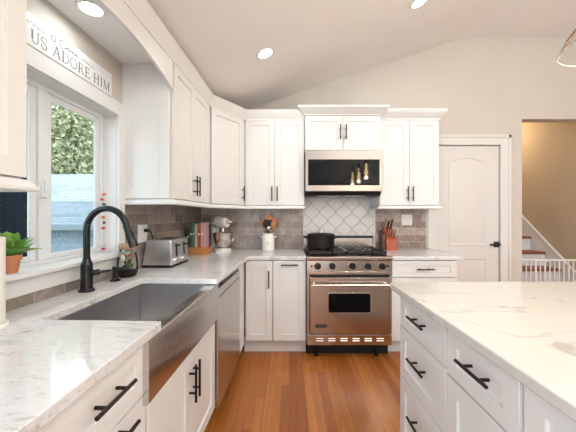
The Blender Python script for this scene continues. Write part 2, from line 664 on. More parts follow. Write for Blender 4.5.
g = G().hexa([(-16.3, 10.5, 1.5), (-4.3, 10.5, 1.5), (-4.3, 12.9, 3.12), (-16.3, 12.9, 3.12), (-16.3, 10.5, 1.58), (-4.3, 10.5, 1.58), (-4.3, 12.9, 3.2), (-16.3, 12.9, 3.2)])
g.hexa([(-16.3, 12.9, 3.12), (-4.3, 12.9, 3.12), (-4.3, 15.3, 1.5), (-16.3, 15.3, 1.5), (-16.3, 12.9, 3.2), (-4.3, 12.9, 3.2), (-4.3, 15.3, 1.58), (-16.3, 15.3, 1.58)])
g.obj('roof', M['shingle2'], hs)


def tree(x, y, h, r, label, lm):
    t = thing('tree', label, 'tree', (x, y, -.65), group='trees behind the roofs')
    G().tube([(x, y, -.65), (x + .1, y, h * .4), (x, y, h * .8)], [.25, .18, .05]).obj('trunk', M['bark'], t)
    g = G()
    for k in range(9000):
        d = Vector((random.gauss(0, 1), random.gauss(0, 1), random.gauss(0, 1))).normalized()
        rad = r * random.uniform(.35, 1.0)
        c = Vector((x, y, h * .55)) + Vector((d.x * rad, d.y * rad, d.z * rad * h * .5 / r))
        if c.z < .3: continue
        s = random.uniform(.07, .18)
        u = Vector((random.gauss(0, 1), random.gauss(0, 1), random.gauss(0, 1))).normalized()
        w = u.orthogonal().normalized() * s * .55
        u = u * s
        g.add([c - u, c + w, c + u, c - w], [(0, 1, 2, 3)])
    g.obj('crown', lm, t)


tree(-13.4, 17.5, 9.5, 2.7, 'pale leafy tree nearest behind the roofs in the window view', M['leaf1'])
tree(-17.4, 24.2, 12.5, 3.4, 'green leafy tree in the middle distance behind the roofs', M['leaf2'])
tree(-23.5, 32.5, 15.5, 4.3, 'taller pale tree standing furthest back behind the roofs', M['leaf1'])

# ------------------------------------------------------------------ cabinet builders
class Ax:
    """face plane of a run of cabinets: a along the face, z up, c out of the face"""
    def __init__(s, o, u, n, frame):
        s.o, s.u, s.n, s.frame = Vector(o), Vector(u).normalized(), Vector(n).normalized(), frame

    def p(s, a, z, c=0.0):
        return s.o + s.u * a + s.n * c + Vector((0, 0, z))

    def box(s, g, a0, a1, z0, z1, c0, c1):
        return g.hexa([s.p(a0, z0, c0), s.p(a1, z0, c0), s.p(a1, z0, c1), s.p(a0, z0, c1), s.p(a0, z1, c0), s.p(a1, z1, c0), s.p(a1, z1, c1), s.p(a0, z1, c1)])


AX_L = Ax((-.505, 0, 0), (0, 1, 0), (1, 0, 0), 'L')      # base cabinets under the window
AX_LU = Ax((-.80, 0, 0), (0, 1, 0), (1, 0, 0), 'L')      # wall cabinets beside the window
AX_B = Ax((0, 2.552, 0), (1, 0, 0), (0, -1, 0), 'W')     # base cabinets of the stove wall
AX_BU = Ax((0, 2.860, 0), (1, 0, 0), (0, -1, 0), 'W')    # wall cabinets of the stove wall
AX_R = Ax((0, 2.810, 0), (1, 0, 0), (0, -1, 0), 'W')     # cabinet above the microwave
AX_I = Ax((.575, 0, 0), (0, 1, 0), (-1, 0, 0), 'W')      # island
A0 = Vector((*l2w(-.80, 2.464), 0))
A1 = Vector((-.455, 2.860, 0))
dd = (A1 - A0).normalized()
AX_D = Ax(A0, dd, (dd.y, -dd.x, 0), 'W')                 # diagonal corner cabinet
DLEN = (A1 - A0).length


def shaker(parent, ax, a0, a1, z0, z1, name='door', rail=.057, t=.020, rec=.009, m=None):
    gap = .0018
    a0 += gap; a1 -= gap; z0 += gap; z1 -= gap
    rl = min(rail, (z1 - z0) * .3)
    O = [(a0, z0), (a1, z0), (a1, z1), (a0, z1)]
    I = [(a0 + rail, z0 + rl), (a1 - rail, z0 + rl), (a1 - rail, z1 - rl), (a0 + rail, z1 - rl)]
    J = [(a0 + rail + .0015, z0 + rl + .0015), (a1 - rail - .0015, z0 + rl + .0015), (a1 - rail - .0015, z1 - rl - .0015), (a0 + rail + .0015, z1 - rl - .0015)]
    vs = [ax.p(a, z, 0) for a, z in O] + [ax.p(a, z, 0) for a, z in I] + [ax.p(a, z, -rec) for a, z in J] + [ax.p(a, z, -t) for a, z in O]
    fs = []
    for i in range(4):
        j = (i + 1) % 4
        fs += [(i, j, 4 + j, 4 + i), (4 + i, 4 + j, 8 + j, 8 + i), (12 + j, 12 + i, i, j)]
    fs += [(8, 9, 10, 11), (15, 14, 13, 12)]
    return G().add(vs, fs).obj(name, m or M['cab'], parent, .0012, seg=1)


def pull(parent, ax, a, z, length=.15, vert=True, post=.26, r=.0058):
    g = G()
    d = (0, length / 2) if vert else (length / 2, 0)
    P = lambda s, c: ax.p(a + d[0] * s, z + d[1] * s, c)
    g.cyl(P(-1, .032), P(1, .032), r, 12)
    for s in (-1, 1):
        g.cyl(P(s * post * 2, 0), P(s * post * 2, .032), r * .85, 10)
    return g.obj('handle', M['bronze'], parent, 0, 40)


def cabinet(name, label, cat, ax, a0, a1, z0, z1, depth, group=None, toe=False):
    c = ax.p((a0 + a1) / 2, 0 if toe else z0, -depth / 2)
    t = thing(name, label, cat, c, ax.frame, group)
    g = G()
    ax.box(g, a0 + .0005, a1 - .0005, z0, z1, -.0212, -depth)
    g.obj('body', M['cab'], t, .001, seg=1)
    if toe:
        g = G()
        ax.box(g, a0, a1, 0, z0, -.085, -.10)
        g.obj('toe_kick', M['cab'], t)
    return t


CROWN = [(-.020, 0), (.004, 0), (.004, .016), (.010, .026), (.026, .060), (.034, .078), (.036, .100), (-.020, .100)]


def sweep(parent, name, path, mit, z, prof, m, scale=1.0):
    rings = [[p + k * c * scale + Vector((0, 0, z + h)) for c, h in prof] for p, k in zip(path, mit)]
    return G().loft(rings).obj(name, m, parent, 0, 30)


RAIL = [(-.020, 0), (.014, 0), (.018, .004), (.018, .012), (.008, .024), (.002, .034), (-.020, .034)]


def L3(x, y):
    return Vector((x, y, 0))


def mitre(n1, n2):
    n1, n2 = Vector(n1).normalized(), Vector(n2).normalized()
    return (n1 + n2) / (1 + n1.dot(n2))


ZU0, ZU1 = 1.385, 2.257
nL = Vector((CT, -ST, 0))
nD = AX_D.n
nB = Vector((0, -1, 0))
toL = lambda v: Vector((v.x * CT - v.y * ST, v.x * ST + v.y * CT, 0))     # world direction to the window wall's frame

# ------------------------------------------------------------------ wall cabinets
# nearest, left of the window
c = cabinet('wall_cabinet', 'white wall cabinet on the near side of the sink window, plant pot below it', 'cabinet', AX_LU, -.05, .796, ZU0, ZU1, .324)
shaker(c, AX_LU, -.045, .370, ZU0, ZU1)
dr = shaker(c, AX_LU, .370, .794, ZU0, ZU1)
pull(dr, AX_LU, .400, ZU0 + .12, .15)
ex = Vector((1, 0, 0))
sweep(c, 'crown', [L3(-.80, -.05), L3(-.80, .796)], [ex, ex], ZU1 - .006, CROWN, M['cab'])
sweep(c, 'light_rail', [L3(-.80, -.05), L3(-.80, .796), L3(-1.12, .796)], [ex, mitre((1, 0, 0), (0, 1, 0)), Vector((0, 1, 0))], ZU0 - .038, RAIL, M['cab'])
# beside the window
c = cabinet('wall_cabinet', 'white two-door wall cabinet beside the sink window, above the toaster', 'cabinet', AX_LU, 1.736, 2.462, ZU0, ZU1, .324)
g = G().box(-1.124, -.8212, 1.7345, 1.7352, ZU0, ZU1)
for (p0, p1, z0, z1) in ((-1.124, -1.065, ZU0, 2.232), (-.88, -.8212, ZU0, 2.232), (-1.065, -.88, ZU0, ZU0 + .06), (-1.065, -.88, 2.175, 2.232)):
    g.box(p0, p1, 1.7275, 1.7350, z0, z1)
g.obj('end_panel', M['cab'], c, .001, seg=1)
d1 = shaker(c, AX_LU, 1.752, 2.098, ZU0, ZU1)
d2 = shaker(c, AX_LU, 2.098, 2.445, ZU0, ZU1)
pull(d1, AX_LU, 2.070, ZU0 + .115, .15)
pull(d2, AX_LU, 2.126, ZU0 + .115, .15)
mLD = toL(mitre(nL, nD))
sweep(c, 'crown', [L3(-.80, 1.736), L3(-.80, 2.464)], [ex, mLD], ZU1 - .006, CROWN, M['cab'])
sweep(c, 'light_rail', [L3(-1.12, 1.736), L3(-.80, 1.736), L3(-.80, 2.464)], [Vector((0, -1, 0)), mitre((1, 0, 0), (0, -1, 0)), mLD], ZU0 - .038, RAIL, M['cab'])
# diagonal corner
cc = thing('corner_wall_cabinet', 'white diagonal corner wall cabinet with one door, above the stand mixer', 'cabinet', (-.8, 2.95, ZU0))
q0, q1 = AX_D.p(0.001, 0, -.0212), AX_D.p(DLEN - .001, 0, -.0212)
wl0 = Vector((*l2w(-1.122, 2.466), 0)); wl1 = Vector((*l2w(-1.122, 3.13), 0))
pts = [q0, q1, Vector((-.4555, 2.882, 0)), Vector((-.4555, YB - .004, 0)), wl1 + Vector((.0, .0, 0)), wl0]
G().prism([p + Vector((0, 0, ZU0)) for p in pts], (0, 0, ZU1 - ZU0)).obj('body', M['cab'], cc)
d1 = shaker(cc, AX_D, .016, DLEN - .016, ZU0, ZU1)
pull(d1, AX_D, DLEN - .044, ZU0 + .115, .15)
mDB = mitre(nD, nB)
sweep(cc, 'crown', [A0, A1], [mitre(nL, nD), mDB], ZU1 - .006, CROWN, M['cab'])
sweep(cc, 'light_rail', [A0, A1], [mitre(nL, nD), mDB], ZU0 - .038, RAIL, M['cab'])
# stove wall, left pair
c = cabinet('wall_cabinet', 'white two-door wall cabinet between the corner cabinet and the microwave', 'cabinet', AX_BU, -.455, .153, ZU0, ZU1, .312)
d1 = shaker(c, AX_BU, -.452, -.151, ZU0, ZU1)
d2 = shaker(c, AX_BU, -.151, .151, ZU0, ZU1)
pull(d1, AX_BU, -.178, ZU0 + .115, .15)
pull(d2, AX_BU, -.124, ZU0 + .115, .15)
sweep(c, 'crown', [A1, Vector((.153, 2.86, 0))], [mDB, nB], ZU1 - .006, CROWN, M['cab'])
sweep(c, 'light_rail', [A1, Vector((.153, 2.86, 0))], [mDB, nB], ZU0 - .038, RAIL, M['cab'])
# above the microwave
c = cabinet('wall_cabinet', 'short white two-door wall cabinet directly above the microwave', 'cabinet', AX_R, .154, .918, 1.932, 2.290, .362)
d1 = shaker(c, AX_R, .156, .536, 1.936, 2.284)
d2 = shaker(c, AX_R, .536, .916, 1.936, 2.284)
pull(d1, AX_R, .508, 2.112, .15)
pull(d2, AX_R, .564, 2.112, .15)
cm = [mitre((-1, 0, 0), (0, -1, 0)), mitre((1, 0, 0), (0, -1, 0))]
sweep(c, 'crown', [Vector((.154, 3.16, 0)), Vector((.154, 2.81, 0)), Vector((.918, 2.81, 0)), Vector((.918, 3.16, 0))],
      [Vector((-1, 0, 0)), cm[0], cm[1], Vector((1, 0, 0))], 2.284, [(c, h * .8) for c, h in CROWN], M['cab'], 2.0)
# stove wall, right pair
c = cabinet('wall_cabinet', 'white two-door wall cabinet right of the microwave, above the knife block', 'cabinet', AX_BU, .919, 1.535, ZU0, ZU1, .312)
d1 = shaker(c, AX_BU, .922, 1.226, ZU0, ZU1)
d2 = shaker(c, AX_BU, 1.226, 1.530, ZU0, ZU1)
pull(d1, AX_BU, 1.200, ZU0 + .115, .15)
pull(d2, AX_BU, 1.252, ZU0 + .115, .15)
sweep(c, 'crown', [Vector((.919, 2.86, 0)), Vector((1.535, 2.86, 0)), Vector((1.535, 3.17, 0))], [nB, cm[1], Vector((1, 0, 0))], ZU1 - .002, CROWN, M['cab'], 1.5)
sweep(c, 'light_rail', [Vector((.919, 3.17, 0)), Vector((.919, 2.86, 0)), Vector((1.535, 2.86, 0)), Vector((1.535, 3.17, 0))],
      [Vector((-1, 0, 0)), cm[0], cm[1], Vector((1, 0, 0))], ZU0 - .038, RAIL, M['cab'], 1.3)

# arched valance bridging the window
v_ = thing('window_valance', 'white arched valance bridging the wall cabinets above the sink window', 'valance', (-.81, 1.266, 2.07), 'L')
n = 24
ya, yb = .7965, 1.7355
pts = [(-.820, yb, ZU1), (-.820, ya, ZU1)]
for i in range(n + 1):
    t = i / n
    pts.append((-.820, ya + (yb - ya) * t, 2.068 + .082 * math.sin(PI * t) ** .8))
G().prism(pts, (.0195, 0, 0)).obj('board', M['cab'], v_, .0015, seg=1)
sweep(v_, 'crown', [L3(-.80, ya), L3(-.80, yb)], [ex, ex], ZU1 - .006, CROWN, M['cab'])

# ------------------------------------------------------------------ base cabinets, window run
ZB0, ZB1 = .135, .870
c = cabinet('base_cabinet', 'white drawer cabinet left of the farmhouse sink', 'cabinet', AX_L, .470, .903, ZB0, .877, .60, toe=True)
dr = shaker(c, AX_L, .474, .900, .698, ZB1, 'drawer'); pull(dr, AX_L, .712, .802, .155, False)
dr = shaker(c, AX_L, .474, .900, ZB0, .694, 'drawer'); pull(dr, AX_L, .712, .672, .19, False)
c = cabinet('base_cabinet', 'white base cabinet nearest the camera under the window counter', 'cabinet', AX_L, -.55, .469, ZB0, .877, .60, toe=True)
dr = shaker(c, AX_L, -.04, .466, .698, ZB1, 'drawer'); pull(dr, AX_L, .213, .802, .155, False)
shaker(c, AX_L, -.04, .466, ZB0, .694)
shaker(c, AX_L, -.545, -.045, ZB0, ZB1)
# sink cabinet: its body stays below the basin
t = thing('sink_cabinet', 'white two-door cabinet below the steel apron of the sink', 'cabinet', (-.8, 1.28, 0), 'L')
g = G()
AX_L.box(g, .9045, 1.648, ZB0, .628, -.0212, -.60)
g.obj('body', M['cab'], t)
g = G(); AX_L.box(g, .9045, .9185, ZB0, .660, -.0212, -.0005); g.obj('stile', M['cab'], t)
g = G(); AX_L.box(g, .9045, 1.648, 0, ZB0, -.085, -.10); g.obj('toe_kick', M['cab'], t)
d1 = shaker(t, AX_L, .920, 1.282, ZB0, .645)
d2 = shaker(t, AX_L, 1.282, 1.648, ZB0, .645)
pull(d1, AX_L, 1.259, .512, .17)
pull(d2, AX_L, 1.305, .512, .17)
# filler at the inside corner
g = G()
AX_L.box(g, 2.262, 2.52, ZB0 - .02, .877, 0, -.02)
AX_L.box(g, 2.262, 2.52, 0, ZB0 - .02, -.07, -.085)
AX_L.box(g, 2.262, 2.278, 0, .877, -.085, -.58)
g.solo('filler_panel', M['cab'], 'narrow white filler panel in the corner past the dishwasher', 'panel', (-.52, 2.39, 0), 'L', bevel=.001)

# stove wall, left
t = thing('base_cabinet', 'white single-door corner base cabinet next to the dishwasher', 'cabinet', (-.3, 2.86, 0))
g = G(); AX_B.box(g, -.405, -.1535, ZB0, .877, -.0212, -.60); g.obj('body', M['cab'], t)
g = G(); AX_B.box(g, -.425, -.1535, 0, ZB0, -.085, -.10); g.obj('toe_kick', M['cab'], t)
d1 = shaker(t, AX_B, -.402, -.155, ZB0, ZB1); pull(d1, AX_B, -.188, .70, .16)
c = cabinet('pullout_cabinet', 'narrow white pull-out cabinet with top handle left of the range', 'cabinet', AX_B, -.1525, .152, ZB0, .877, .60, toe=True)
d1 = shaker(c, AX_B, -.150, .148, ZB0, ZB1, 'pullout_front'); pull(d1, AX_B, 0.0, .832, .155, False)
# stove wall, right
c = cabinet('base_cabinet', 'white base cabinet right of the range with one wide drawer', 'cabinet', AX_B, .922, 1.534, ZB0, .877, .60, toe=True)
d1 = shaker(c, AX_B, .926, 1.530, .715, ZB1, 'drawer'); pull(d1, AX_B, 1.228, .792, .16, False)
shaker(c, AX_B, .926, 1.228, ZB0, .712)
shaker(c, AX_B, 1.228, 1.530, ZB0, .712)

# ------------------------------------------------------------------ island
IDEP = .88
isl = [(1.029, 1.461, 'drawers'), (.695, 1.027, 'mixed'), (.26, .693, 'mixed'), (-.62, .258, 'plain')]
labels = ['white three-drawer cabinet at the far end of the island, facing the range',
          'white island cabinet with one drawer over a door, second from the far end',
          'white island cabinet nearest the camera with drawer over door',
          'white island cabinet beside the camera, beyond the edge of the view']
for (a0, a1, kind), lb in zip(isl, labels):
    c = cabinet('island_cabinet', lb, 'cabinet', AX_I, a0, a1, ZB0, .877, IDEP, group='island cabinets', toe=True)
    if kind == 'drawers':
        for z0, z1, zh in ((.715, ZB1, .808), (.459, .712, .612), (ZB0, .456, .343)):
            dr = shaker(c, AX_I, a0 + .004, a1 - .004, z0, z1, 'drawer')
            pull(dr, AX_I, 1.225, zh, .145, False)
        G().box(.5965, .575 + IDEP, a1 + .0005, a1 + .0185, .02, .877).obj('end_panel', M['cab'], c, .001)
    elif kind == 'mixed':
        dr = shaker(c, AX_I, a0 + .004, a1 - .004, .703, ZB1, 'drawer')
        pull(dr, AX_I, .845 if a0 > .5 else (a0 + a1) / 2, .802, .145, False)
        shaker(c, AX_I, a0 + .004, a1 - .004, ZB0, .699)
    else:
        shaker(c, AX_I, a0 + .004, (a0 + a1) / 2, ZB0, ZB1)
        shaker(c, AX_I, (a0 + a1) / 2, a1 - .004, ZB0, ZB1)


def rounded(pts, radii, n=6):
    out = []
    N_ = len(pts)
    for i in range(N_):
        p, r = Vector((*pts[i], 0)), radii[i]
        if not r:
            out.append((p.x, p.y)); continue
        a = (Vector((*pts[i - 1], 0)) - p).normalized()
        b = (Vector((*pts[(i + 1) % N_], 0)) - p).normalized()
        ang = a.angle(b)
        d = r / math.tan(ang / 2)
        ctr = p + (a + b).normalized() * (r / math.sin(ang / 2))
        s, e = p + a * d - ctr, p + b * d - ctr
        for k in range(n + 1):
            t = k / n
            v = s.lerp(e, t).normalized() * r
            out.append((ctr.x + v.x, ctr.y + v.y))
    return out


ZC0, ZC1 = .878, .910
pl = rounded([(.548, -.70), (1.86, -.70), (1.86, 1.56), (.548, 1.56)], [.04, .04, .04, .045])
G().prism([(x, y, ZC0) for x, y in pl], (0, 0, ZC1 - ZC0)).solo('island_countertop', M['quartz'], 'white veined quartz top of the island', 'countertop', (1.2, .43, ZC0), bevel=.004)

# ------------------------------------------------------------------ sink run countertop (world coordinates)
loc_pts = [(-1.1245, -.55, 0), (-.48, -.55, 0), (-.48, .956, .006), (-.925, .956, .03), (-.925, 1.607, .03), (-.48, 1.607, .006)]
pts = [l2w(x, y) for x, y, r in loc_pts]
rad = [r for x, y, r in loc_pts]
pts += [(-.48 * CT + 2.53 * ST + .012, 2.53), (.150, 2.53), (.150, YB - .002), (-1.1245 / CT + (YB - .002) * ST / CT, YB - .002)]
rad += [.02, .004, 0, 0]
pl = rounded(pts, rad)
G().prism([(x, y, ZC0) for x, y in pl], (0, 0, ZC1 - ZC0)).solo('countertop', M['granite'], 'speckled white stone countertop running around the sink to the range', 'countertop', (-.8, 2.6, ZC0), bevel=.003)
pl = rounded([(.921, 2.53), (1.585, 2.53), (1.585, YB - .031), (.921, YB - .026)], [.004, .02, 0, 0])
G().prism([(x, y, ZC0) for x, y in pl], (0, 0, ZC1 - ZC0)).solo('countertop', M['granite'], 'short speckled white stone countertop right of the range, under the knife block', 'countertop', (1.24, 2.85, ZC0), bevel=.003)

# ------------------------------------------------------------------ backsplash
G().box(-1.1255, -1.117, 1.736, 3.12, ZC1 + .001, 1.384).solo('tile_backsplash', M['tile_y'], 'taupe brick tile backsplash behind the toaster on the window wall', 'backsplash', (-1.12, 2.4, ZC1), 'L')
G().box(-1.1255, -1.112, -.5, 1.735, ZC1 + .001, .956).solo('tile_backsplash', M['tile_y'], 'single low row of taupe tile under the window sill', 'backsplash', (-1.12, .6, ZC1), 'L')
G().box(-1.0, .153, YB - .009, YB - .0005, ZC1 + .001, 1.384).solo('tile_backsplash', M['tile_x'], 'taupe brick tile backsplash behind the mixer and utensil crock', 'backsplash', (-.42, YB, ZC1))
t = thing('tile_backsplash', 'taupe brick tile backsplash behind the knife block with white edge strip', 'backsplash', (1.27, YB, ZC1))
G().box(.972, 1.545, YB - .009, YB - .0005, ZC1 + .001, 1.384).obj('tiles', M['tile_x'], t)
G().box(1.545, 1.560, YB - .013, YB - .0005, ZC1 + .001, 1.384).obj('edge_strip', M['arabesque'], t, .003)

# arabesque panel behind the range
t = thing('arabesque_backsplash', 'white arabesque lantern tile panel behind the range', 'backsplash', (.56, YB, ZC1))
PX0, PX1, PZ0, PZ1 = .168, .948, .93, 1.50
G().box(.153, .960, YB - .006, YB - .0005, ZC1, 1.56).obj('grout', M['grout'], t)
g = G()
G().box(.948, .9715, YB - .016, YB - .0005, ZC1 + .001, 1.56).obj('pencil_liner', M['arabesque'], t, .004)
G().box(.1535, .168, YB - .014, YB - .0005, ZC1 + .001, 1.384).obj('pencil_liner', M['arabesque'], t, .004)
tw, th = .184, .195


def edge_curve(n=12):           # top tip to right tip, point symmetric S
    out = []
    for i in range(n):
        s = i / n
        k = .026 * math.sin(2 * PI * s)
        out.append((tw / 2 * s - k * tw * .75, th / 2 * (1 - s) - k * th * .75))
    return out


ec = edge_curve()
quad = ec + [(x, -z) for x, z in [(tw / 2, 0)] + ec[::-1]][:-1] + [(-x, -z) for x, z in ec] + [(-x, z) for x, z in [(tw / 2, 0)] + ec[::-1]][:-1]
bm = bmesh.new()
for row in range(-1, 8):
    for colm in range(-1, 6):
        cx = .247 + colm * tw + (tw / 2 if row % 2 else 0)
        cz = .930 + row * th / 2
        f1, f2 = .974, .945
        v1 = [bm.verts.new((cx + x * f1, YB - .006, cz + z * f1)) for x, z in quad]
        v2 = [bm.verts.new((cx + x * f1, YB - .0095, cz + z * f1)) for x, z in quad]
        v3 = [bm.verts.new((cx + x * f2, YB - .011, cz + z * f2)) for x, z in quad]
        k = len(quad)
        for i in range(k):
            j = (i + 1) % k
            bm.faces.new((v1[i], v1[j], v2[j], v2[i]))
            bm.faces.new((v2[i], v2[j], v3[j], v3[i]))
        bm.faces.new(v3)
for co, no in (((PX0, 0, 0), (-1, 0, 0)), ((PX1, 0, 0), (1, 0, 0)), ((0, 0, PZ0), (0, 0, -1)), ((0, 0, 1.55), (0, 0, 1))):
    bmesh.ops.bisect_plane(bm, geom=bm.verts[:] + bm.edges[:] + bm.faces[:], plane_co=co, plane_no=no, clear_outer=True)
bmesh.ops.triangulate(bm, faces=[f for f in bm.faces if len(f.verts) > 4])
g = G().add([v.co.copy() for v in bm.verts], [[v.index for v in f.verts] for f in bm.faces if (bm.verts.index_update() or True)])
bm.free()
g.obj('tiles', M['arabesque'], t, 0, 20)

# ------------------------------------------------------------------ sink
t = thing('farmhouse_sink', 'stainless farmhouse sink with bare steel apron under the window', 'sink', (-.75, 1.25, .64), 'L')
SY0, SY1 = .922, 1.640
SF = -.484
g = G()
# basin: walls and bottom
g.box(-.958, -.950, SY0, SY1, .648, .8765)
g.box(-.950, -.545, SY0, SY0 + .010, .648, .8765)
g.box(-.950, -.545, SY1 - .010, SY1, .648, .8765)
g.box(-.950, -.545, SY0 + .010, SY1 - .010, .648, .656)
g.obj('basin', mat('basin_steel', (.55, .55, .56), .38, 1.0), t, .003)
g = G()
pr = [(SF, .869), (SF, .672), (-.490, .666), (-.5045, .666), (-.5045, .8745), (-.490, .8745), (-.486, .873)]
g.prism([(x, .880, z) for x, z in pr], (0, SY1 - .880, 0))
g.box(-.545, -.5045, .919, SY1, .660, .8745)
g.obj('apron', M['steel'], t, 0, 35)
G().lathe((-.75, 1.28, .656), [(.055, 0), (.055, .004), (.042, .004), (.036, .001), (.012, .001)], 28).obj('drain', M['chrome'], t, 0, 30)

# ------------------------------------------------------------------ dishwasher
t = thing('dishwasher', 'stainless dishwasher between the sink and the corner', 'dishwasher', (-.8, 1.96, 0), 'L')
dy0, dy1 = 1.668, 2.258
G().box(-1.08, -.515, dy0 + .004, dy1 - .004, .10, .868).obj('tub', M['dark'], t)
G().box(-.5148, -.490, dy0, dy1, .115, .838).obj('door', M['steel'], t, .004)
G().box(-.5148, -.497, dy0, dy1, .842, .868).obj('control_strip', M['gloss'], t, .002)
g = G().box(-.4899, -.484, dy0 + .03, dy1 - .03, .775, .783)
g.box(-.4899, -.4885, dy0, dy1, .783, .786)
g.obj('handle_lip', M['steel'], t, .002)
G().box(-.60, -.585, dy0, dy1, 0, .10).obj('toe_kick', M['dark'], t)

# ------------------------------------------------------------------ faucet and soap pump
t = thing('kitchen_faucet', 'matte black gooseneck faucet with side lever behind the sink', 'faucet', (-1.035, 1.30, ZC1), 'L')
fx, fy = -1.035, 1.322
G().lathe((fx, fy, ZC1), [(.034, 0), (.034, .006), (.028, .012), (.0255, .022), (.0255, .125), (.024, .135), (.0175, .150), (.0155, .165)], 28).obj('body', M['faucet'], t, 0, 35)
pts = [(fx, fy, ZC1 + .16), (fx, fy, ZC1 + .295)]
R_ = .100
for k in range(1, 17):
    a = PI - k / 16 * PI * .94
    pts.append((fx + R_ + R_ * math.cos(a), fy, ZC1 + .295 + R_ * math.sin(a) * 1.06))
G().tube(pts, .0148, 16).obj('spout', M['faucet'], t, 0, 40)
e = Vector(pts[-1]); d = (e - Vector(pts[-2])).normalized()
d = (d + Vector((.10, 0, 0))).normalized()
g = G().lathe(e - d * .006, [(.0155, 0), (.0165, .006), (.0165, .03), (.019, .045), (.0205, .105), (.0195, .112), (.014, .112)], 20, d)
sp = g.obj('spray_head', M['faucet'], t, 0, 35)
hz = ZC1 + .085
hd = Vector((.72, .62, .05)).normalized()
g = G().cyl((fx, fy, hz), Vector((fx, fy, hz)) + hd * .052, .0145, 16)
g.cyl(Vector((fx, fy, hz)) + hd * .052, Vector((fx, fy, hz)) + hd * .10, .0065, 12, .0055)
g.obj('lever', M['faucet'], t, 0, 35)
t = thing('soap_dispenser', 'small black built-in soap pump between faucet and jar', 'soap dispenser', (-1.035, 1.545, ZC1), 'L')
G().lathe((-1.040, 1.540, ZC1), [(.026, 0), (.026, .005), (.017, .010), (.0145, .03), (.0145, .058)], 22).obj('collar', M['faucet'], t, 0, 35)
g = G().lathe((-1.040, 1.540, ZC1 + .058), [(.0175, 0), (.0175, .018), (.014, .022)], 20)
g.tube([(-1.040, 1.540, ZC1 + .068), (-1.000, 1.556, ZC1 + .068), (-.975, 1.566, ZC1 + .060)], [.008, .0075, .006])
g.obj('pump_head', M['faucet'], t, 0, 35)

# ------------------------------------------------------------------ counter objects on the window run
jx, jy = -1.040, 1.652
t = thing('terrarium_jar', 'glass jar terrarium with a cork lid behind the soap pump', 'jar', (jx, jy, ZC1), 'L')
prof = [(.030, .002), (.046, .006), (.056, .030), (.058, .070), (.054, .120), (.044, .155), (.041, .175)]
G().lathe((jx, jy, ZC1), prof, 28, cap=False).obj('glass', M['jarglass'], t, 0, 60)
G().lathe((jx, jy, ZC1 + .168), [(.044, 0), (.047, .006), (.047, .022), (.044, .028)], 28).obj('lid', M['cork'], t, 0, 35)
G().lathe((jx, jy, ZC1 + .005), [(.040, 0), (.050, .016), (.052, .030), (.040, .036)], 24).obj('soil', M['soil'], t, 0, 40)
g = G()
for k in range(16):
    a = random.uniform(0, 2 * PI); r = random.uniform(0, .026)
    g.ball((jx + r * math.cos(a), jy + r * math.sin(a), ZC1 + random.uniform(.05, .085)), random.uniform(.009, .016), n=8, m=6)
g.obj('moss', paint('moss_green', (.07, .16, .05), .8, .4), t, 0, 60)
g = G()
for k in range(9):
    a = random.uniform(0, 2 * PI); r = random.uniform(.01, .028)
    g.ball((jx + r * math.cos(a), jy + r * math.sin(a), ZC1 + random.uniform(.085, .13)), random.uniform(.007, .011), n=7, m=5)
g.obj('red_stones', paint('red_stone', (.45, .10, .06), .6, .4), t, 0, 30)
G().ball((jx - .012, jy - .028, ZC1 + .115), .016, .012, .022, n=7, m=5).obj('quartz_stone', M['porcelain'], t, 0, 20)

# toaster
t = thing('toaster', 'long stainless four-slice toaster on the counter by the window', 'toaster', (-1.0, 2.1, ZC1), 'L')
tx0, tx1, ty0, ty1 = -1.114, -.897, 1.925, 2.225
tz0, tz1 = ZC1 + .020, ZC1 + .198
rings = []
for y, ins in ((ty0, .006), (ty0 + .008, 0), (ty1 - .008, 0), (ty1, .006)):
    r = .028
    ring = [(tx0 + ins, y, tz0), (tx1 - ins, y, tz0)]
    for k in range(6):
        a = k / 5 * PI / 2
        ring.append((tx1 - .006 - ins - .012 + .012 * math.cos(a), y, tz1 - ins - .012 + .012 * math.sin(a)))
    for k in range(6):
        a = PI / 2 + k / 5 * PI / 2
        ring.append((tx0 + .030 + ins + r + r * math.cos(a), y, tz1 - ins - r + r * math.sin(a)))
    rings.append(ring)
G().loft(rings).obj('shell', brushed('toaster_steel', (.78, .80, .83), .28), t, 0, 35)
G().box(tx0 + .004, tx1 - .002, ty0 + .003, ty1 - .003, ZC1 + .001, tz0).obj('base', M['black'], t, .003)
g = G()
for k in range(4):
    yy = ty0 + .04 + k * .054
    g.box(tx0 + .07, tx1 - .035, yy, yy + .026, tz1 - .002, tz1 + .0012)
g.obj('bread_slots', M['black'], t)
g = G().box(tx0 + .055, tx1 - .024, ty0 + .02, ty1 - .02, tz1 - .001, tz1 + .0006)
g.obj('top_plate', M['steel'], t)
for yc in (ty0 + .085, ty1 - .085):
    g = G().hexa([(tx1 - .001, yc - .011, tz0 + .05), (tx1 + .0008, yc - .011, tz0 + .05), (tx1 + .0008, yc + .011, tz0 + .05), (tx1 - .001, yc + .011, tz0 + .05),
                  (tx1 - .009, yc - .011, tz1 - .03), (tx1 - .004, yc - .011, tz1 - .03), (tx1 - .004, yc + .011, tz1 - .03), (tx1 - .009, yc + .011, tz1 - .03)])
    g.obj('lever_slot', M['black'], t)
    G().box(tx1 - .006, tx1 + .022, yc - .020, yc + .020, tz1 - .052, tz1 - .040).obj('lever', M['black'], t, .003)
    G().lathe((tx1 - .001, yc - .03, tz0 + .028), [(.016, 0), (.016, .014), (.013, .017)], 20, (1, 0, 0)).obj('dial', M['chrome'], t, 0, 35)
oy, oz = 1.945, 1.150
pts = [(-1.112, oy + .018, oz + .022), (-1.082, oy + .018, oz + .022), (-1.072, oy + .03, oz + .015), (-1.070, oy + .05, oz - .03), (-1.075, oy + .06, oz - .12), (-1.080, oy + .05, ZC1 + .03)]
G().tube(pts, .0045, 8).obj('power_cord', M['black'], t, 0, 40)
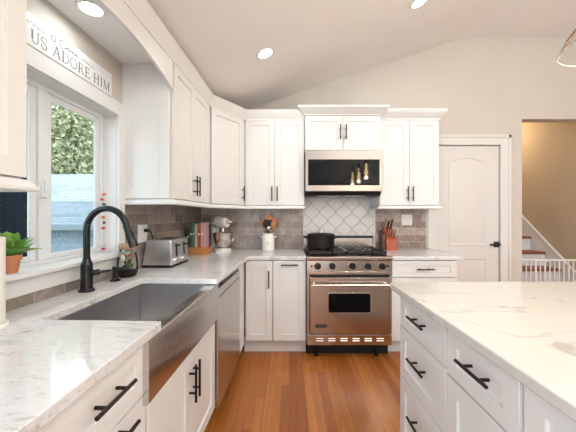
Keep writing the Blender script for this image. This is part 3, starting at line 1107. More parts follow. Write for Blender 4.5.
G().box(-1.112, -1.085, oy + .006, oy + .030, oz + .010, oz + .034).obj('plug', M['black'], t, .004)

t = thing('outlet_plate', 'white double outlet plate on taupe tile behind the toaster', 'outlet', (-1.115, oy, oz), 'L')
G().box(-1.1168, -1.112, oy - .058, oy + .058, oz - .062, oz + .062).obj('plate', M['trim'], t, .002)
for yc in (oy - .026, oy + .026):
    G().box(-1.1119, -1.1105, yc - .017, yc + .017, oz - .034, oz + .034).obj('socket', M['porcelain'], t, .001)
t = thing('outlet_plate', 'white square wall plate on taupe tile right of the knife block', 'outlet', (1.327, YB - .01, 1.232))
G().box(1.266, 1.388, YB - .014, YB - .0092, 1.172, 1.292).obj('plate', M['trim'], t, .002)
for xc in (1.30, 1.354):
    G().box(xc - .017, xc + .017, YB - .0158, YB - .0141, 1.198, 1.266).obj('rocker', M['porcelain'], t, .001)

# paper towel roll at the near end of the counter
px_, py_ = -1.022, .868
t = thing('paper_towel_stand', 'pale round stand under the paper towel roll', 'stand', (px_, py_, ZC1), 'L')
G().lathe((px_, py_, ZC1), [(.060, 0), (.060, .008), (.055, .013), (.012, .014)], 32).obj('base', M['porcelain'], t, 0, 35)
G().cyl((px_, py_, ZC1 + .013), (px_, py_, ZC1 + .315), .006, 10).obj('rod', M['chrome'], t, 0, 40)
g = G()
rings = []
for r, z in ((.020, 0), (.049, 0), (.050, .004), (.050, .276), (.049, .280), (.020, .280), (.020, 0)):
    rings.append([Vector((px_ + r * math.cos(2 * PI * i / 32), py_ + r * math.sin(2 * PI * i / 32), ZC1 + .015 + z)) for i in range(32)])
g.loft(rings, cap=False)
g.solo('paper_towel_roll', M['paper'], 'white paper towel roll at the left edge of the sink counter', 'paper towels', (px_, py_, ZC1 + .015), 'L', smooth=35)

# potted plant on the window sill
qx, qy, qz = -1.140, 1.058, 1.050
t = thing('potted_plant', 'small broad-leaved green plant in a terracotta pot on the window sill', 'plant', (qx, qy, qz), 'L')
G().lathe((qx, qy, qz), [(.024, 0), (.025, .002), (.032, .052), (.037, .053), (.038, .072), (.034, .072), (.032, .060), (.004, .060)], 28).obj('pot', M['terracotta'], t, 0, 35)
G().lathe((qx, qy, qz + .056), [(.031, 0), (.028, .010), (.01, .012)], 20).obj('soil', M['soil'], t, 0, 40)


def leaf(parent, base, az, el, ln, wd, m, droop=.3):
    g = G()
    base = Vector(base)
    n_ = 9
    P = []
    for i in range(n_):
        s = i / (n_ - 1)
        e = el - droop * s
        x = ln * s * math.cos(e); z = ln * s * math.sin(e)
        w = wd * (math.sin(PI * min(1, s * .93 + .07)) ** .8) * (.55 + .6 * (1 - abs(s - .45))) * .5
        ca, sa = math.cos(az), math.sin(az)
        for o in (-1, -.5, 0, .5, 1):
            lift = abs(o) * w * .35
            side = o * w
            P.append(base + Vector((x * ca - side * sa, x * sa + side * ca, z + lift)))
    Q = [p + Vector((0, 0, -.0012)) for p in P]
    F_ = []
    k = len(P)
    for i in range(n_ - 1):
        for j in range(4):
            a = i * 5 + j
            F_.append((a, a + 1, a + 6, a + 5))
            F_.append((k + a + 5, k + a + 6, k + a + 1, k + a))
    g.add(P + Q, F_)
    return g.obj('leaf', m, parent, 0, 60)


for az, el, ln, wd, m_ in ((1.2, .75, .105, .062, 'green'), (.75, .95, .10, .060, 'green'), (1.55, .45, .115, .050, 'green'), (-1.5, 1.05, .130, .060, 'green2'), (-.6, 1.0, .085, .062, 'green'),
                           (.1, 1.3, .105, .052, 'green'), (-1.9, .8, .09, .06, 'green'), (.3, .55, .075, .060, 'green'), (1.25, .25, .115, .036, 'green2'), (-.9, .6, .08, .062, 'green'), (2.6, 1.2, .11, .055, 'green')):
    leaf(t, (qx, qy, qz + .062), az, el + .18, ln, wd * 1.2, M[m_], .22)

# hanging bead string in the window
sx, sy = -1.172, 1.626
t = thing('window_bead_string', 'string of red, orange and black glass pieces hanging in the window', 'ornament', (sx, sy, 1.889), 'L')
G().cyl((sx, sy, 1.889), (sx, sy, 1.075), .0006, 6).obj('thread', mat('thread', (.6, .6, .6), .5), t)
OR, RD, BK, PK, WH = (.85, .24, .04), (.62, .06, .03), (.02, .02, .04), (.75, .03, .15), (.7, .68, .6)
for i, (z, dy, w, c_) in enumerate(((1.405, .006, .026, OR), (1.372, -.008, .028, RD), (1.345, .006, .028, BK), (1.268, 0, .026, OR), (1.235, .008, .016, BK), (1.203, 0, .030, RD), (1.102, 0, .028, WH), (1.080, 0, .028, PK))):
    G().ball((sx, sy + dy, z), .006, w * .65, .0075, n=12, m=8).obj('glass_piece', mat('glass_piece_%d' % i, c_, .15), t, 0, 60)

# ------------------------------------------------------------------ letter strokes
def arc(cx, cy, rx, ry, a0, a1, n=14):
    return [(cx + rx * math.cos(math.radians(a0 + (a1 - a0) * i / n)), cy + ry * math.sin(math.radians(a0 + (a1 - a0) * i / n))) for i in range(n + 1)]


TH, TN = .115, .055
SF_ = lambda x, y, w=.14: ([(x - w, y), (x + w, y)], .03)      # serif
LET = {
    'L': (.62, [([(.14, 0), (.14, 1)], TH), SF_(.14, 1), ([(.02, 0), (.6, 0)], TN), ([(.6, 0), (.6, .22)], TN)]),
    'E': (.62, [([(.14, 0), (.14, 1)], TH), ([(.02, 0), (.58, 0)], TN), ([(.02, 1), (.56, 1)], TN), ([(.14, .52), (.46, .52)], TN), ([(.58, 0), (.58, .2)], TN), ([(.56, 1), (.56, .82)], TN), ([(.46, .44), (.46, .6)], TN)]),
    'T': (.74, [([(.37, 0), (.37, 1)], TH), SF_(.37, 0), ([(.02, 1), (.72, 1)], TN), ([(.02, 1), (.02, .8)], TN), ([(.72, 1), (.72, .8)], TN)]),
    'U': (.78, [([(.14, 1), (.14, .3)], TH), (arc(.39, .3, .25, .3, 180, 360), .05), ([(.64, .3), (.64, 1)], TN), SF_(.14, 1), SF_(.64, 1)]),
    'S': (.60, [(arc(.3, .755, .22, .245, 35, 270, 12) + arc(.3, .255, .24, .255, 90, -145, 12), .065), ([(.50, .88), (.50, .70)], TN), ([(.07, .12), (.07, .32)], TN)]),
    'A': (.80, [([(.08, 0), (.38, 1)], TN), ([(.38, 1), (.70, 0)], TH), ([(.2, .36), (.58, .36)], TN), SF_(.08, 0, .1), SF_(.70, 0, .12)]),
    'D': (.80, [([(.14, 0), (.14, 1)], TH), ([(.02, 0), (.3, 0)] + arc(.3, .5, .42, .5, -90, 90) + [(.02, 1)], .055)]),
    'O': (.84, [(arc(.42, .5, .36, .5, 0, 360, 28), .06)]),
    'R': (.76, [([(.14, 0), (.14, 1)], TH), ([(.02, 1), (.3, 1)] + arc(.3, .75, .27, .25, 90, -90) + [(.14, .5)], .05), ([(.34, .5), (.70, 0)], .075), SF_(.14, 0), SF_(.68, 0, .1)]),
    'H': (.86, [([(.16, 0), (.16, 1)], TH), ([(.68, 0), (.68, 1)], TH), ([(.16, .52), (.68, .52)], TN), SF_(.16, 0), SF_(.16, 1), SF_(.68, 0), SF_(.68, 1)]),
    'I': (.36, [([(.18, 0), (.18, 1)], TH), SF_(.18, 0), SF_(.18, 1)]),
    'M': (1.0, [([(.14, 0), (.16, 1)], TN), ([(.16, 1), (.50, .05)], TH), ([(.50, .05), (.84, 1)], TN), ([(.84, 1), (.86, 0)], TH), SF_(.14, 0, .1), SF_(.86, 0), SF_(.10, 1, .08), SF_(.90, 1, .08)]),
    'V': (.74, [([(.04, 1), (.36, 0)], TH), ([(.36, 0), (.68, 1)], TN)]),
    'k': (.55, [([(.1, 0), (.1, 1)], TN * 2), ([(.1, .3), (.45, .65)], TN * 2), ([(.2, .4), (.48, 0)], TN * 2)]),
    'i': (.25, [([(.1, 0), (.1, .62)], TN * 2), ([(.1, .8), (.1, .9)], TN * 2)]),
    'n': (.55, [([(.1, 0), (.1, .62)], TN * 2), (arc(.27, .42, .17, .2, 180, 0) + [(.44, 0)], TN * 2)]),
    'g': (.55, [(arc(.27, .33, .17, .3, 0, 360, 16), TN * 2), ([(.44, .62), (.44, -.15)] + arc(.27, -.15, .17, .16, 0, -160, 8), TN * 2)]),
}


def stroke(g, pts, w, P, thick):
    """flat pen stroke; P maps (u, v, c) to a point, c out of the board"""
    n_ = len(pts)
    Lft, Rgt = [], []
    for i in range(n_):
        a, b = pts[max(i - 1, 0)], pts[min(i + 1, n_ - 1)]
        dx, dy = b[0] - a[0], b[1] - a[1]
        l = math.hypot(dx, dy) or 1
        nx, ny = -dy / l * w / 2, dx / l * w / 2
        Lft.append((pts[i][0] + nx, pts[i][1] + ny)); Rgt.append((pts[i][0] - nx, pts[i][1] - ny))
    rings = [[P(l[0], l[1], .0001), P(r[0], r[1], .0001), P(r[0], r[1], thick), P(l[0], l[1], thick)] for l, r in zip(Lft, Rgt)]
    g.loft(rings)


def write(g, s, u0, v0, h, P, ls=.10, thick=.0008, xs=1.0):
    u = u0
    for ch in s:
        if ch == ' ':
            u += h * .42 * xs; continue
        w, st = LET[ch]
        for pts, tw_ in st:
            stroke(g, [(u + p[0] * h * xs, v0 + p[1] * h) for p in pts], tw_ * h, P, thick)
        u += (w + ls) * h * xs
    return u


# sign above the window
S0, S1, SZ = .900, 1.602, 1.9745
t = thing('wooden_sign', 'long white sign reading LET US ADORE HIM on top of the window casing', 'sign', (-1.115, 1.25, SZ), 'L')
G().box(-1.124, -1.102, S0, S1, SZ, SZ + .130).obj('board', M['trim'], t, .002)
MI = mat('sign_ink', (.10, .14, .15), .7)
MIG = mat('sign_leaf', (.22, .30, .27), .7)
P = lambda u, v, c: Vector((-1.102 + c, u, SZ + v))
g = G()
endu = write(G(), 'US ADORE HIM', 0, 0, .050, P, .10, xs=1.0)
xs_ = (1.585 - 1.105) / endu
write(g, 'US ADORE HIM', 1.105, .018, .050, P, .10, xs=xs_)
write(g, 'LET', .955, .018, .050, P, .10, xs=xs_ * .98)
g.obj('lettering', MI, t)
g = G()
v0 = .083
stroke(g, [(1.213 + p[0], v0 + .008 + p[1]) for p in arc(0, .004, .011, .014, 60, 420, 20)], .0036, P, .0008)
stroke(g, [(u, v0 + v) for u, v in arc(1.262, .014, .016, .018, 50, 330, 14)], .0036, P, .0008)
cur = [(1.276, .004), (1.283, .012)] + arc(1.290, .008, .007, .008, 150, 510, 14) + [(1.302, .012), (1.305, .001), (1.309, .015), (1.314, .015), (1.316, .001), (1.320, .015), (1.325, .014), (1.328, .002), (1.333, .004), (1.342, .012)] + arc(1.341, .010, .005, .006, 60, 330, 10) + [(1.352, .004)]
stroke(g, [(u, v0 + v) for u, v in cur], .0030, P, .0008)
g.obj('script_lettering', MI, t)
for u0, u1 in ((1.085, 1.185), (1.368, 1.455)):
    g = G()
    stroke(g, [(u0 + (u1 - u0) * i / 10, v0 + .010 + .004 * math.sin(i * .6)) for i in range(11)], .0014, P, .0008)
    for i in range(9):
        u = u0 + (u1 - u0) * (i + .5) / 9
        s = 1 if i % 2 else -1
        pts_ = [(u, v0 + .010), (u + .004, v0 + .010 + s * .005), (u + .010, v0 + .010 + s * .009), (u + .006, v0 + .010 + s * .003)]
        g.prism([P(a, b, .0001) for a, b in pts_], (.0008, 0, 0))
    g.obj('leaf_sprig', MIG, t)

# ------------------------------------------------------------------ corner: books, mixer, crock
bx, by = -.872, 2.715
t = thing('book_stand', 'orange wooden stand under the upright cookbooks in the corner', 'stand', (bx, by, ZC1))
G().box(bx - .098, bx + .098, by - .10, by + .10, ZC1, ZC1 + .062).obj('base', M['standwood'], t, .003)
g = G().box(bx - .098, bx + .098, by - .10, by - .092, ZC1 + .062, ZC1 + .074)
g.obj('lip', M['standwood'], t, .003)
bz = ZC1 + .0625
bk = [(.022, .195, (.03, .05, .035), 'dark green cookbook at the left end of the wooden stand'),
      (.026, .236, (.05, .09, .06), 'blackish green tall cookbook second from the left on the stand'),
      (.022, .240, (.07, .22, .13), 'bright green cookbook beside the tall blackish one'),
      (.022, .225, (.62, .50, .36), 'cream cookbook in the middle of the row on the stand'),
      (.030, .235, (.42, .10, .05), 'red cookbook between the cream and the pink books'),
      (.034, .240, (.60, .36, .40), 'pink cookbook at the right end of the wooden stand')]
x = bx - .088
for i, (w, h, c_, lb) in enumerate(bk):
    t = thing('cookbook', lb, 'book', (x + w / 2, by - .01, bz), group='cookbooks on the wooden stand')
    mm = paint('book_cover_%d' % i, c_, .5, .1)
    x1 = x + w - .002
    g = G().box(x, x1, by - .088, by - .085, bz, bz + h)
    g.box(x, x + .0025, by - .085, by + .07, bz, bz + h)
    g.box(x1 - .0025, x1, by - .085, by + .07, bz, bz + h)
    g.obj('cover', mm, t, .001)
    G().box(x + .0027, x1 - .0027, by - .0848, by + .066, bz + .004, bz + h - .004).obj('pages', M['paper'], t)
    lab = (.75, .70, .6) if i != 3 else (.6, .2, .1)
    G().box(x + .004, x1 - .004, by - .0888, by - .088, bz + h * .52, bz + h * .60).obj('spine_band', mat('spine_band_%d' % i, lab, .6), t)
    x += w + .001

# stand mixer
mx_, my_ = -.745, 2.94
dv = Vector((.72, -.69, 0)).normalized()
sv = Vector((-dv.y, dv.x, 0))
MW = paint('mixer_enamel', (.78, .76, .73), .2)
t = thing('stand_mixer', 'white stand mixer with steel bowl in the corner on the counter', 'mixer', (mx_, my_, ZC1))
o = Vector((mx_, my_, ZC1))
PM = lambda f, s, z: o + dv * f + sv * s + Vector((0, 0, z))
out = [PM(.075 + .088 * math.cos(a), .088 * math.sin(a), 0) for a in [(-PI / 2 + PI * i / 12) for i in range(13)]] + [PM(-.10, .065, 0), PM(-.125, .045, 0), PM(-.125, -.045, 0), PM(-.10, -.065, 0)]
g = G().loft([[p + Vector((0, 0, z)) + (Vector((mx_, my_, 0)) - Vector((p.x, p.y, 0))) * k for p in out] for z, k in ((0, 0), (.018, 0), (.030, .06), (.034, .14))])
g.obj('base', MW, t, 0, 40)
rings = []
for z, f0, f1, w in ((.028, -.118, -.035, .055), (.08, -.112, -.05, .046), (.16, -.105, -.045, .042), (.235, -.12, -.02, .048), (.27, -.115, .0, .05)):
    fc, fr = (f0 + f1) / 2, (f1 - f0) / 2
    rings.append([PM(fc + fr * math.cos(a), w * math.sin(a), z) for a in [2 * PI * i / 20 for i in range(20)]])
G().loft(rings).obj('column', MW, t, 0, 60)
rings = []
hc = .300
for f, r, zz in ((-.150, .004, -.004), (-.146, .026, -.004), (-.125, .048, -.002), (-.07, .062, 0), (.0, .066, .002), (.07, .062, .0), (.125, .053, -.004), (.155, .042, -.006), (.166, .026, -.006), (.168, .004, -.006)):
    rings.append([PM(f, r * .92 * math.sin(a), hc + zz + r * math.cos(a)) for a in [2 * PI * i / 22 for i in range(22)]])
G().loft(rings).obj('head', MW, t, 0, 60)
g = G().lathe(PM(.160, 0, hc + .004), [(.022, 0), (.022, .012), (.018, .018), (.004, .02)], 20, dv)
g.cyl(PM(.15, .04, hc + .004), PM(.16, .062, hc + .004), .009, 12)
g.obj('hub', M['chrome'], t, 0, 40)
ring_pts = [[PM(f, .0665 * r * .92 * math.sin(a), hc + .0665 * r * math.cos(a)) for a in [2 * PI * i / 28 for i in range(28)]] for f, r in ((-.006, 1.0), (-.006, 1.02), (.008, 1.02), (.008, 1.0))]
G().loft(ring_pts, cap=False).obj('trim_band', M['chrome'], t, 0, 40)
bc = PM(.085, 0, 0)
pb = [(.045, .034), (.048, .040), (.04, .046), (.058, .058), (.085, .095), (.098, .14), (.101, .188), (.105, .192), (.103, .194), (.098, .188), (.094, .14), (.08, .098), (.05, .062), (.004, .058)]
G().lathe(Vector((bc.x, bc.y, ZC1)), pb, 32).obj('bowl', M['chrome'], t, 0, 50)
G().cyl(PM(.085, 0, .175), PM(.085, 0, .245), .016, 14).obj('beater_shaft', M['chrome'], t, 0, 40)
cp = [bc + sv * .095 + Vector((0, 0, z_)) + sv * k for z_, k in ((.10, -.01), (.11, .03), (.14, .038), (.165, .03), (.172, .004))]
G().tube(cp, .006, 8).obj('bowl_handle', M['chrome'], t, 0, 40)

# utensil crock
kx, ky = -.226, 2.975
t = thing('utensil_crock', 'white ceramic crock with lug handles on the counter left of the range', 'crock', (kx, ky, ZC1))
G().lathe((kx, ky, ZC1), [(.060, 0), (.066, .005), (.067, .145), (.061, .158), (.059, .172), (.063, .176), (.063, .184), (.056, .184), (.055, .16), (.060, .14), (.060, .012), (.004, .010)], 32).obj('jar', M['porcelain'], t, 0, 45)
for s in (-1, 1):
    G().tube([(kx + s * .064, ky - .02, ZC1 + .142), (kx + s * .080, ky - .012, ZC1 + .146), (kx + s * .084, ky, ZC1 + .147), (kx + s * .080, ky + .012, ZC1 + .146), (kx + s * .064, ky + .02, ZC1 + .142)], .008, 8).obj('lug_handle', M['porcelain'], t, 0, 50)
g = G()
CRF = lambda u, v, c: Vector((kx + (.0672 + c) * math.sin(u / .067), ky - (.0672 + c) * math.cos(u / .067), ZC1 + .068 + v))
stroke(g, [(-.011, .014), (-.008, .028), (-.004, .018), (0, .031), (.004, .018), (.008, .028), (.011, .014)], .0032, CRF, .0006)
stroke(g, [(-.011, .011), (.011, .011)], .003, CRF, .0006)
for vv, ww in ((0, .012), (-.010, .009)):
    stroke(g, [(-ww, vv), (ww, vv)], .0022, CRF, .0006)
g.obj('printed_mark', MI, t)


def utensil(label, dx, dy, lean, h, head, m, handle_m=None):
    b_ = Vector((kx + dx * .5, ky + dy * .5, ZC1 + .016))
    top = Vector((kx + dx * .8 + lean, ky + dy, ZC1 + h))
    d_ = (top - b_).normalized()
    t = thing('cooking_utensil', label, 'utensil', b_, group='utensils in the white crock')
    hm = handle_m or m
    neck = top - d_ * .075
    G().tube([b_, neck], .0055, 8).obj('handle', hm, t, 0, 40)
    side = Vector((0, -1, 0)).cross(d_).normalized()
    q_ = Matrix((side, d_.cross(side) * -1, d_)).transposed().to_quaternion()
    g = G()
    if head == 'spoon':
        g.ball(top - d_ * .035, .031, .008, .044, q=q_)
    elif head == 'ladle':
        g.ball(top - d_ * .03, .026, .020, .026, q=q_)
    else:
        w0, w1 = .016, .036
        rings = []
        for f, w in ((-.08, .006), (-.06, w0), (-.03, w1 * .92), (-.004, w1), (0, w1 * .9)):
            c_ = top + d_ * f
            nrm = side.cross(d_)
            rings.append([c_ + side * w + nrm * .003, c_ - side * w + nrm * .003, c_ - side * w - nrm * .003, c_ + side * w - nrm * .003])
        g.loft(rings)
    g.obj('head', m, t, .0 if head != 'spatula' else .002, 50)


utensil('tallest orange wooden spatula standing at the back of the crock', -.004, .030, .000, .375, 'spatula', M['spoonwood'])
utensil('orange wooden spoon leaning out of the left side of the crock', -.034, .004, -.036, .325, 'spoon', M['spoonwood'])
utensil('wide orange wooden spatula leaning right out of the crock', .036, .006, .034, .345, 'spatula', M['spoonwood'])
utensil('black spoon in front of the wooden ones on the left of the crock', -.020, -.020, -.010, .320, 'spoon', M['black'])
utensil('black slotted turner leaning to the middle of the crock', .010, -.006, .004, .325, 'spatula', M['black'])
utensil('pale steel ladle at the front of the crock', .006, -.034, .002, .268, 'ladle', M['chrome'], M['black'])
utensil('darker wooden spoon at the far right of the crock', .040, -.012, .030, .310, 'spoon', M['spoonwood'])

# ------------------------------------------------------------------ range
RX0, RX1, RF = .1565, .9155, 2.478
RC = (RX0 + RX1) / 2
S_ = M['steel_range']
t = thing('gas_range', 'stainless gas range with black knobs and oven below, in the stove wall', 'range', (RC, 2.8, 0))
g = G().box(RX0, RX1, RF + .05, 3.135, .115, .885)
g.obj('body', S_, t, .002)
g = G()
pr = [(RF + .11, .905), (RF + .03, .917), (RF + .008, .912), (RF, .900), (RF + .002, .884), (RF + .012, .876), (RF + .11, .876)]
g.prism([(RX0, y, z) for y, z in pr], (RX1 - RX0, 0, 0))
g.obj('bullnose', S_, t, 0, 35)
G().hexa([(RX0, RF + .014, .782), (RX1, RF + .014, .782), (RX1, RF + .052, .782), (RX0, RF + .052, .782), (RX0, RF + .018, .876), (RX1, RF + .018, .876), (RX1, RF + .052, .876), (RX0, RF + .052, .876)]).obj('control_panel', S_, t, .002)
for xk in (318, 332.5, 352.7, 368.2, 382.5):
    kx_ = (xk - 289.5) / 280 * 2.478
    g = G().lathe((kx_, RF + .016, .828), [(.030, 0), (.030, .004), (.0285, .006), (.027, .026), (.023, .031), (.004, .032)], 24, (0, -1, 0))
    g.box(kx_ - .005, kx_ + .005, RF - .019, RF + .0, .806, .850)
    kb = g.obj('knob', M['black'], t, 0, 35)
    G().lathe((kx_, RF + .0165, .828), [(.034, 0), (.034, .003), (.030, .003)], 24, (0, -1, 0)).obj('bezel', M['chrome'], kb, 0, 35)
for xk in (.197, .874):
    G().lathe((xk, RF + .016, .828), [(.009, 0), (.009, .006), (.002, .007)], 14, (0, -1, 0)).obj('indicator', M['black'], t, 0, 35)
G().box(RX0, RX1, RF + .010, RF + .050, .752, .7815).obj('lower_lip', S_, t, .004)
# oven door
dz0, dz1 = .228, .728
do = G().box(RX0 + .028, RX1 - .028, RF + .006, RF + .050, dz0, dz1).obj('oven_door', S_, t, .004)
for xx in (RX0 + .003, RX1 - .022):
    G().box(xx, xx + .019, RF + .018, RF + .05, .125, .75).obj('side_trim', S_, t, .002)
G().box(RX0 + .012, RX1 - .012, RF + .030, RF + .049, .15, .75).obj('door_gap', M['dark'], t)


def rrect(x0, x1, z0, z1, r, n_=5):
    return rounded([(x0, z0), (x1, z0), (x1, z1), (x0, z1)], [r] * 4, n_)


wx0, wx1, wz0, wz1 = .346, .718, .420, .588
G().prism([(x, RF + .0062, z) for x, z in rrect(wx0 - .010, wx1 + .010, wz0 - .010, wz1 + .010, .022)], (0, -.004, 0)).obj('window_trim', M['chrome'], do, .001)
G().prism([(x, RF + .0022, z) for x, z in rrect(wx0, wx1, wz0, wz1, .016)], (0, -.0015, 0)).obj('window', M['gloss'], do)
g = G().cyl((RX0 + .036, RF - .048, .672), (RX1 - .036, RF - .048, .672), .0115, 16)
for xx in (RX0 + .062, RX1 - .062):
    g.cyl((xx, RF - .048, .672), (xx, RF + .008, .676), .010, 14)
g.obj('handle', M['chrome'], do, 0, 35)
lp = G().box(.228, .330, RF + .003, RF + .0062, .284, .312).obj('logo_plate', M['black'], do, .001)
PV = lambda u, v, c: Vector((.234 + u, RF + .003 - c, .291 + v))
g = G()
LU = write(G(), 'Viking', 0, 0, .015, PV)
write(g, 'Viking', 0, 0, .015, PV, xs=.088 / LU, thick=.0006)
g.obj('lettering', M['chrome'], lp)
G().box(RX0 + .004, RX1 - .004, RF + .014, RF + .05, .124, .218).obj('kick_panel', S_, t, .003)
g = G()
for k in range(6):
    xc = RX0 + .113 + k * .1075
    for zz in (.185, .165):
        yk = RF + .014
        g.add([(xc - .031, yk, zz + .003), (xc + .031, yk, zz + .003), (xc + .031, yk - .004, zz - .003), (xc - .031, yk - .004, zz - .003), (xc - .031, yk, zz - .004), (xc + .031, yk, zz - .004)],
              [(0, 1, 2, 3), (3, 2, 5, 4), (0, 3, 4), (1, 5, 2), (0, 4, 5, 1)])
g.obj('vent_slots', mat('vent_bright', (.6, .56, .52), .3, 1.0), t)
for xx in (RX0 + .09, RX1 - .12):
    for yy in (RF + .085, 3.06):
        G().lathe((xx, yy, 0), [(.02, 0), (.02, .02), (.014, .024), (.014, .118)], 14).obj('foot', M['iron'], t, 0, 35)
G().box(RX0 + .004, RX1 - .004, RF + .115, RF + .13, .003, .115).obj('kick_shadow_plate', M['dark'], t)  # dark sheet stands in for the shade under the range
# cooktop
G().box(RX0 + .01, RX1 - .01, RF + .11, 3.07, .885, .905).obj('cooktop', M['iron'], t, .003)
for xx in (RX0 + .20, RX1 - .20):
    for yy in (2.70, 2.95):
        G().lathe((xx, yy, .905), [(.055, 0), (.055, .010), (.045, .014), (.035, .022), (.004, .024)], 24).obj('burner', M['iron'], t, 0, 35)
for x0, x1 in ((RX0 + .018, RC - .002), (RC + .002, RX1 - .018)):
    g = G()
    y0, y1, zt = RF + .115, 3.06, .947
    cxm = (x0 + x1) / 2
    for xx in (x0, x1 - .012):
        g.box(xx, xx + .012, y0, y1, .925, zt)
    for yy in (y0, (y0 + y1) / 2 - .006, y1 - .012):
        g.box(x0, x1, yy, yy + .012, .925, zt)
    for yc in (2.70, 2.95):
        for k in range(8):
            a = k * PI / 4 + PI / 8
            dx_, dy_ = math.cos(a), math.sin(a)
            R1 = min((x1 - x0) / 2 / abs(dx_), .125 / abs(dy_))
            p0, p1 = Vector((cxm + dx_ * .028, yc + dy_ * .028, zt - .004)), Vector((cxm + dx_ * R1, yc + dy_ * R1, zt - .004))
            nrm = Vector((-dy_, dx_, 0)) * .0055
            dn = Vector((0, 0, -.016)); up = Vector((0, 0, .006))
            g.hexa([p0 - nrm + dn, p1 - nrm + dn, p1 + nrm + dn, p0 + nrm + dn, p0 - nrm + up, p1 - nrm + up, p1 + nrm + up, p0 + nrm + up])
    for xx in (x0 + .006, x1 - .006):
        for yy in (y0 + .006, y1 - .006):
            g.box(xx - .006, xx + .006, yy - .006, yy + .006, .905, .93)
    g.obj('grate', M['grate'], t)
G().box(RX0, RX1, 3.085, 3.135, .885, 1.035).obj('backguard', S_, t, .003)
G().box(RX0 - .002, RX1 + .002, 3.068, 3.140, 1.035, 1.056).obj('backguard_vent', M['black'], t, .003)

# pot on the rear left burner
ox, oy_ = .322, 2.87
oz_ = .953
t = thing('cooking_pot', 'large black lidded pot on the rear left burner of the range', 'pot', (ox, oy_, oz_))
G().lathe((ox, oy_, oz_), [(.128, 0), (.134, .006), (.136, .124), (.137, .128), (.131, .128), (.122, .01), (.004, .008)], 36).obj('body', M['iron'], t, 0, 40)
G().lathe((ox, oy_, oz_ + .124), [(.139, .004), (.139, .012), (.122, .019), (.05, .026), (.004, .027)], 36).obj('lid', M['iron'], t, 0, 30)
G().lathe((ox, oy_, oz_ + .150), [(.012, 0), (.010, .008), (.018, .014), (.016, .022), (.004, .024)], 18).obj('lid_knob', M['chrome'], t, 0, 40)
for s in (-1, 1):
    G().tube([(ox + s * .128, oy_ - .035, oz_ + .098), (ox + s * .156, oy_ - .028, oz_ + .102), (ox + s * .160, oy_, oz_ + .103), (ox + s * .156, oy_ + .028, oz_ + .102), (ox + s * .128, oy_ + .035, oz_ + .098)], .008, 8).obj('side_handle', M['iron'], t, 0, 50)

# ------------------------------------------------------------------ microwave
t = thing('microwave', 'stainless over-the-range microwave with black glass front', 'microwave', (RC, 2.98, 1.49))
mf = 2.772
G().box(.157, .915, mf + .03, 3.155, 1.500, 1.928).obj('body', M['dark'], t, .002)
G().box(.157, .915, mf, mf + .0295, 1.520, 1.928).obj('door', M['steel_micro'], t, .003)
G().box(.184, .893, mf - .0025, mf - .0002, 1.578, 1.836).obj('glass', M['gloss'], t, .002)
G().hexa([(.160, mf + .035, 1.480), (.912, mf + .035, 1.480), (.912, mf + .3, 1.480), (.160, mf + .3, 1.480), (.160, mf + .004, 1.515), (.912, mf + .004, 1.515), (.912, mf + .3, 1.4995), (.160, mf + .3, 1.4995)]).obj('vent_grille', M['black'], t, .002)
g = G()
for i in range(2):
    g.box(.30 + i * .25, .52 + i * .25, mf + .06, mf + .20, 1.4785, 1.4798)
g.obj('filter', M['steel'], t)

# ------------------------------------------------------------------ knife block
nx, ny = 1.085, 3.035
t = thing('knife_block', 'red-brown wooden knife block on the counter right of the range', 'knife block', (nx, ny, ZC1))
bx0, bx1 = nx - .052, nx + .058
# slanted block seen from its low front
YF = 2.965
g = G().hexa([(bx0, YF, ZC1), (bx1, YF, ZC1), (bx1, 3.13, ZC1), (bx0, 3.13, ZC1), (bx0, YF + .02, ZC1 + .115), (bx1, YF + .02, ZC1 + .115), (bx1, 3.13, ZC1 + .235), (bx0, 3.13, ZC1 + .235)])
g.obj('block', M['blockwood'], t, .003)
g = G().hexa([(bx0 - .030, YF + .04, ZC1), (bx0 - .0005, YF + .04, ZC1), (bx0 - .0005, 3.14, ZC1), (bx0 - .03, 3.14, ZC1), (bx0 - .030, YF + .05, ZC1 + .165), (bx0 - .0005, YF + .05, ZC1 + .165), (bx0 - .0005, 3.14, ZC1 + .205), (bx0 - .03, 3.14, ZC1 + .205)])
g.obj('side_block', M['blockdark'], t, .003)


def knife(label, x, y, z, ln, r, m, grp):
    d_ = Vector((0, -.55, 1)).normalized()
    b_ = Vector((x, y, z))
    t = thing('knife', label, 'knife', b_, group=grp)
    up = d_ * ln
    s = Vector((1, 0, 0))
    nn = d_.cross(s)
    rings = []
    for f, w, k in ((0, .75, 1), (.1, .8, 1), (.45, 1.05, 1), (.8, .9, 1), (.97, 1.1, 1), (1, .8, .8)):
        c_ = b_ + up * f
        rings.append([c_ + s * r * .55 * k * math.cos(a) + nn * r * w * math.sin(a) for a in [2 * PI * i / 10 for i in range(10)]])
    G().loft(rings).obj('handle', m, t, 0, 50)
    G().cyl(b_ - d_ * .012, b_ + d_ * .004, r * .6, 10).obj('bolster', M['chrome'], t, 0, 40)
    g = G()
    for f in (.25, .7):
        c_ = b_ + up * f
        g.cyl(c_ - s * r * .62, c_ + s * r * .62, .0025, 8)
    g.obj('rivet', M['chrome'], t)


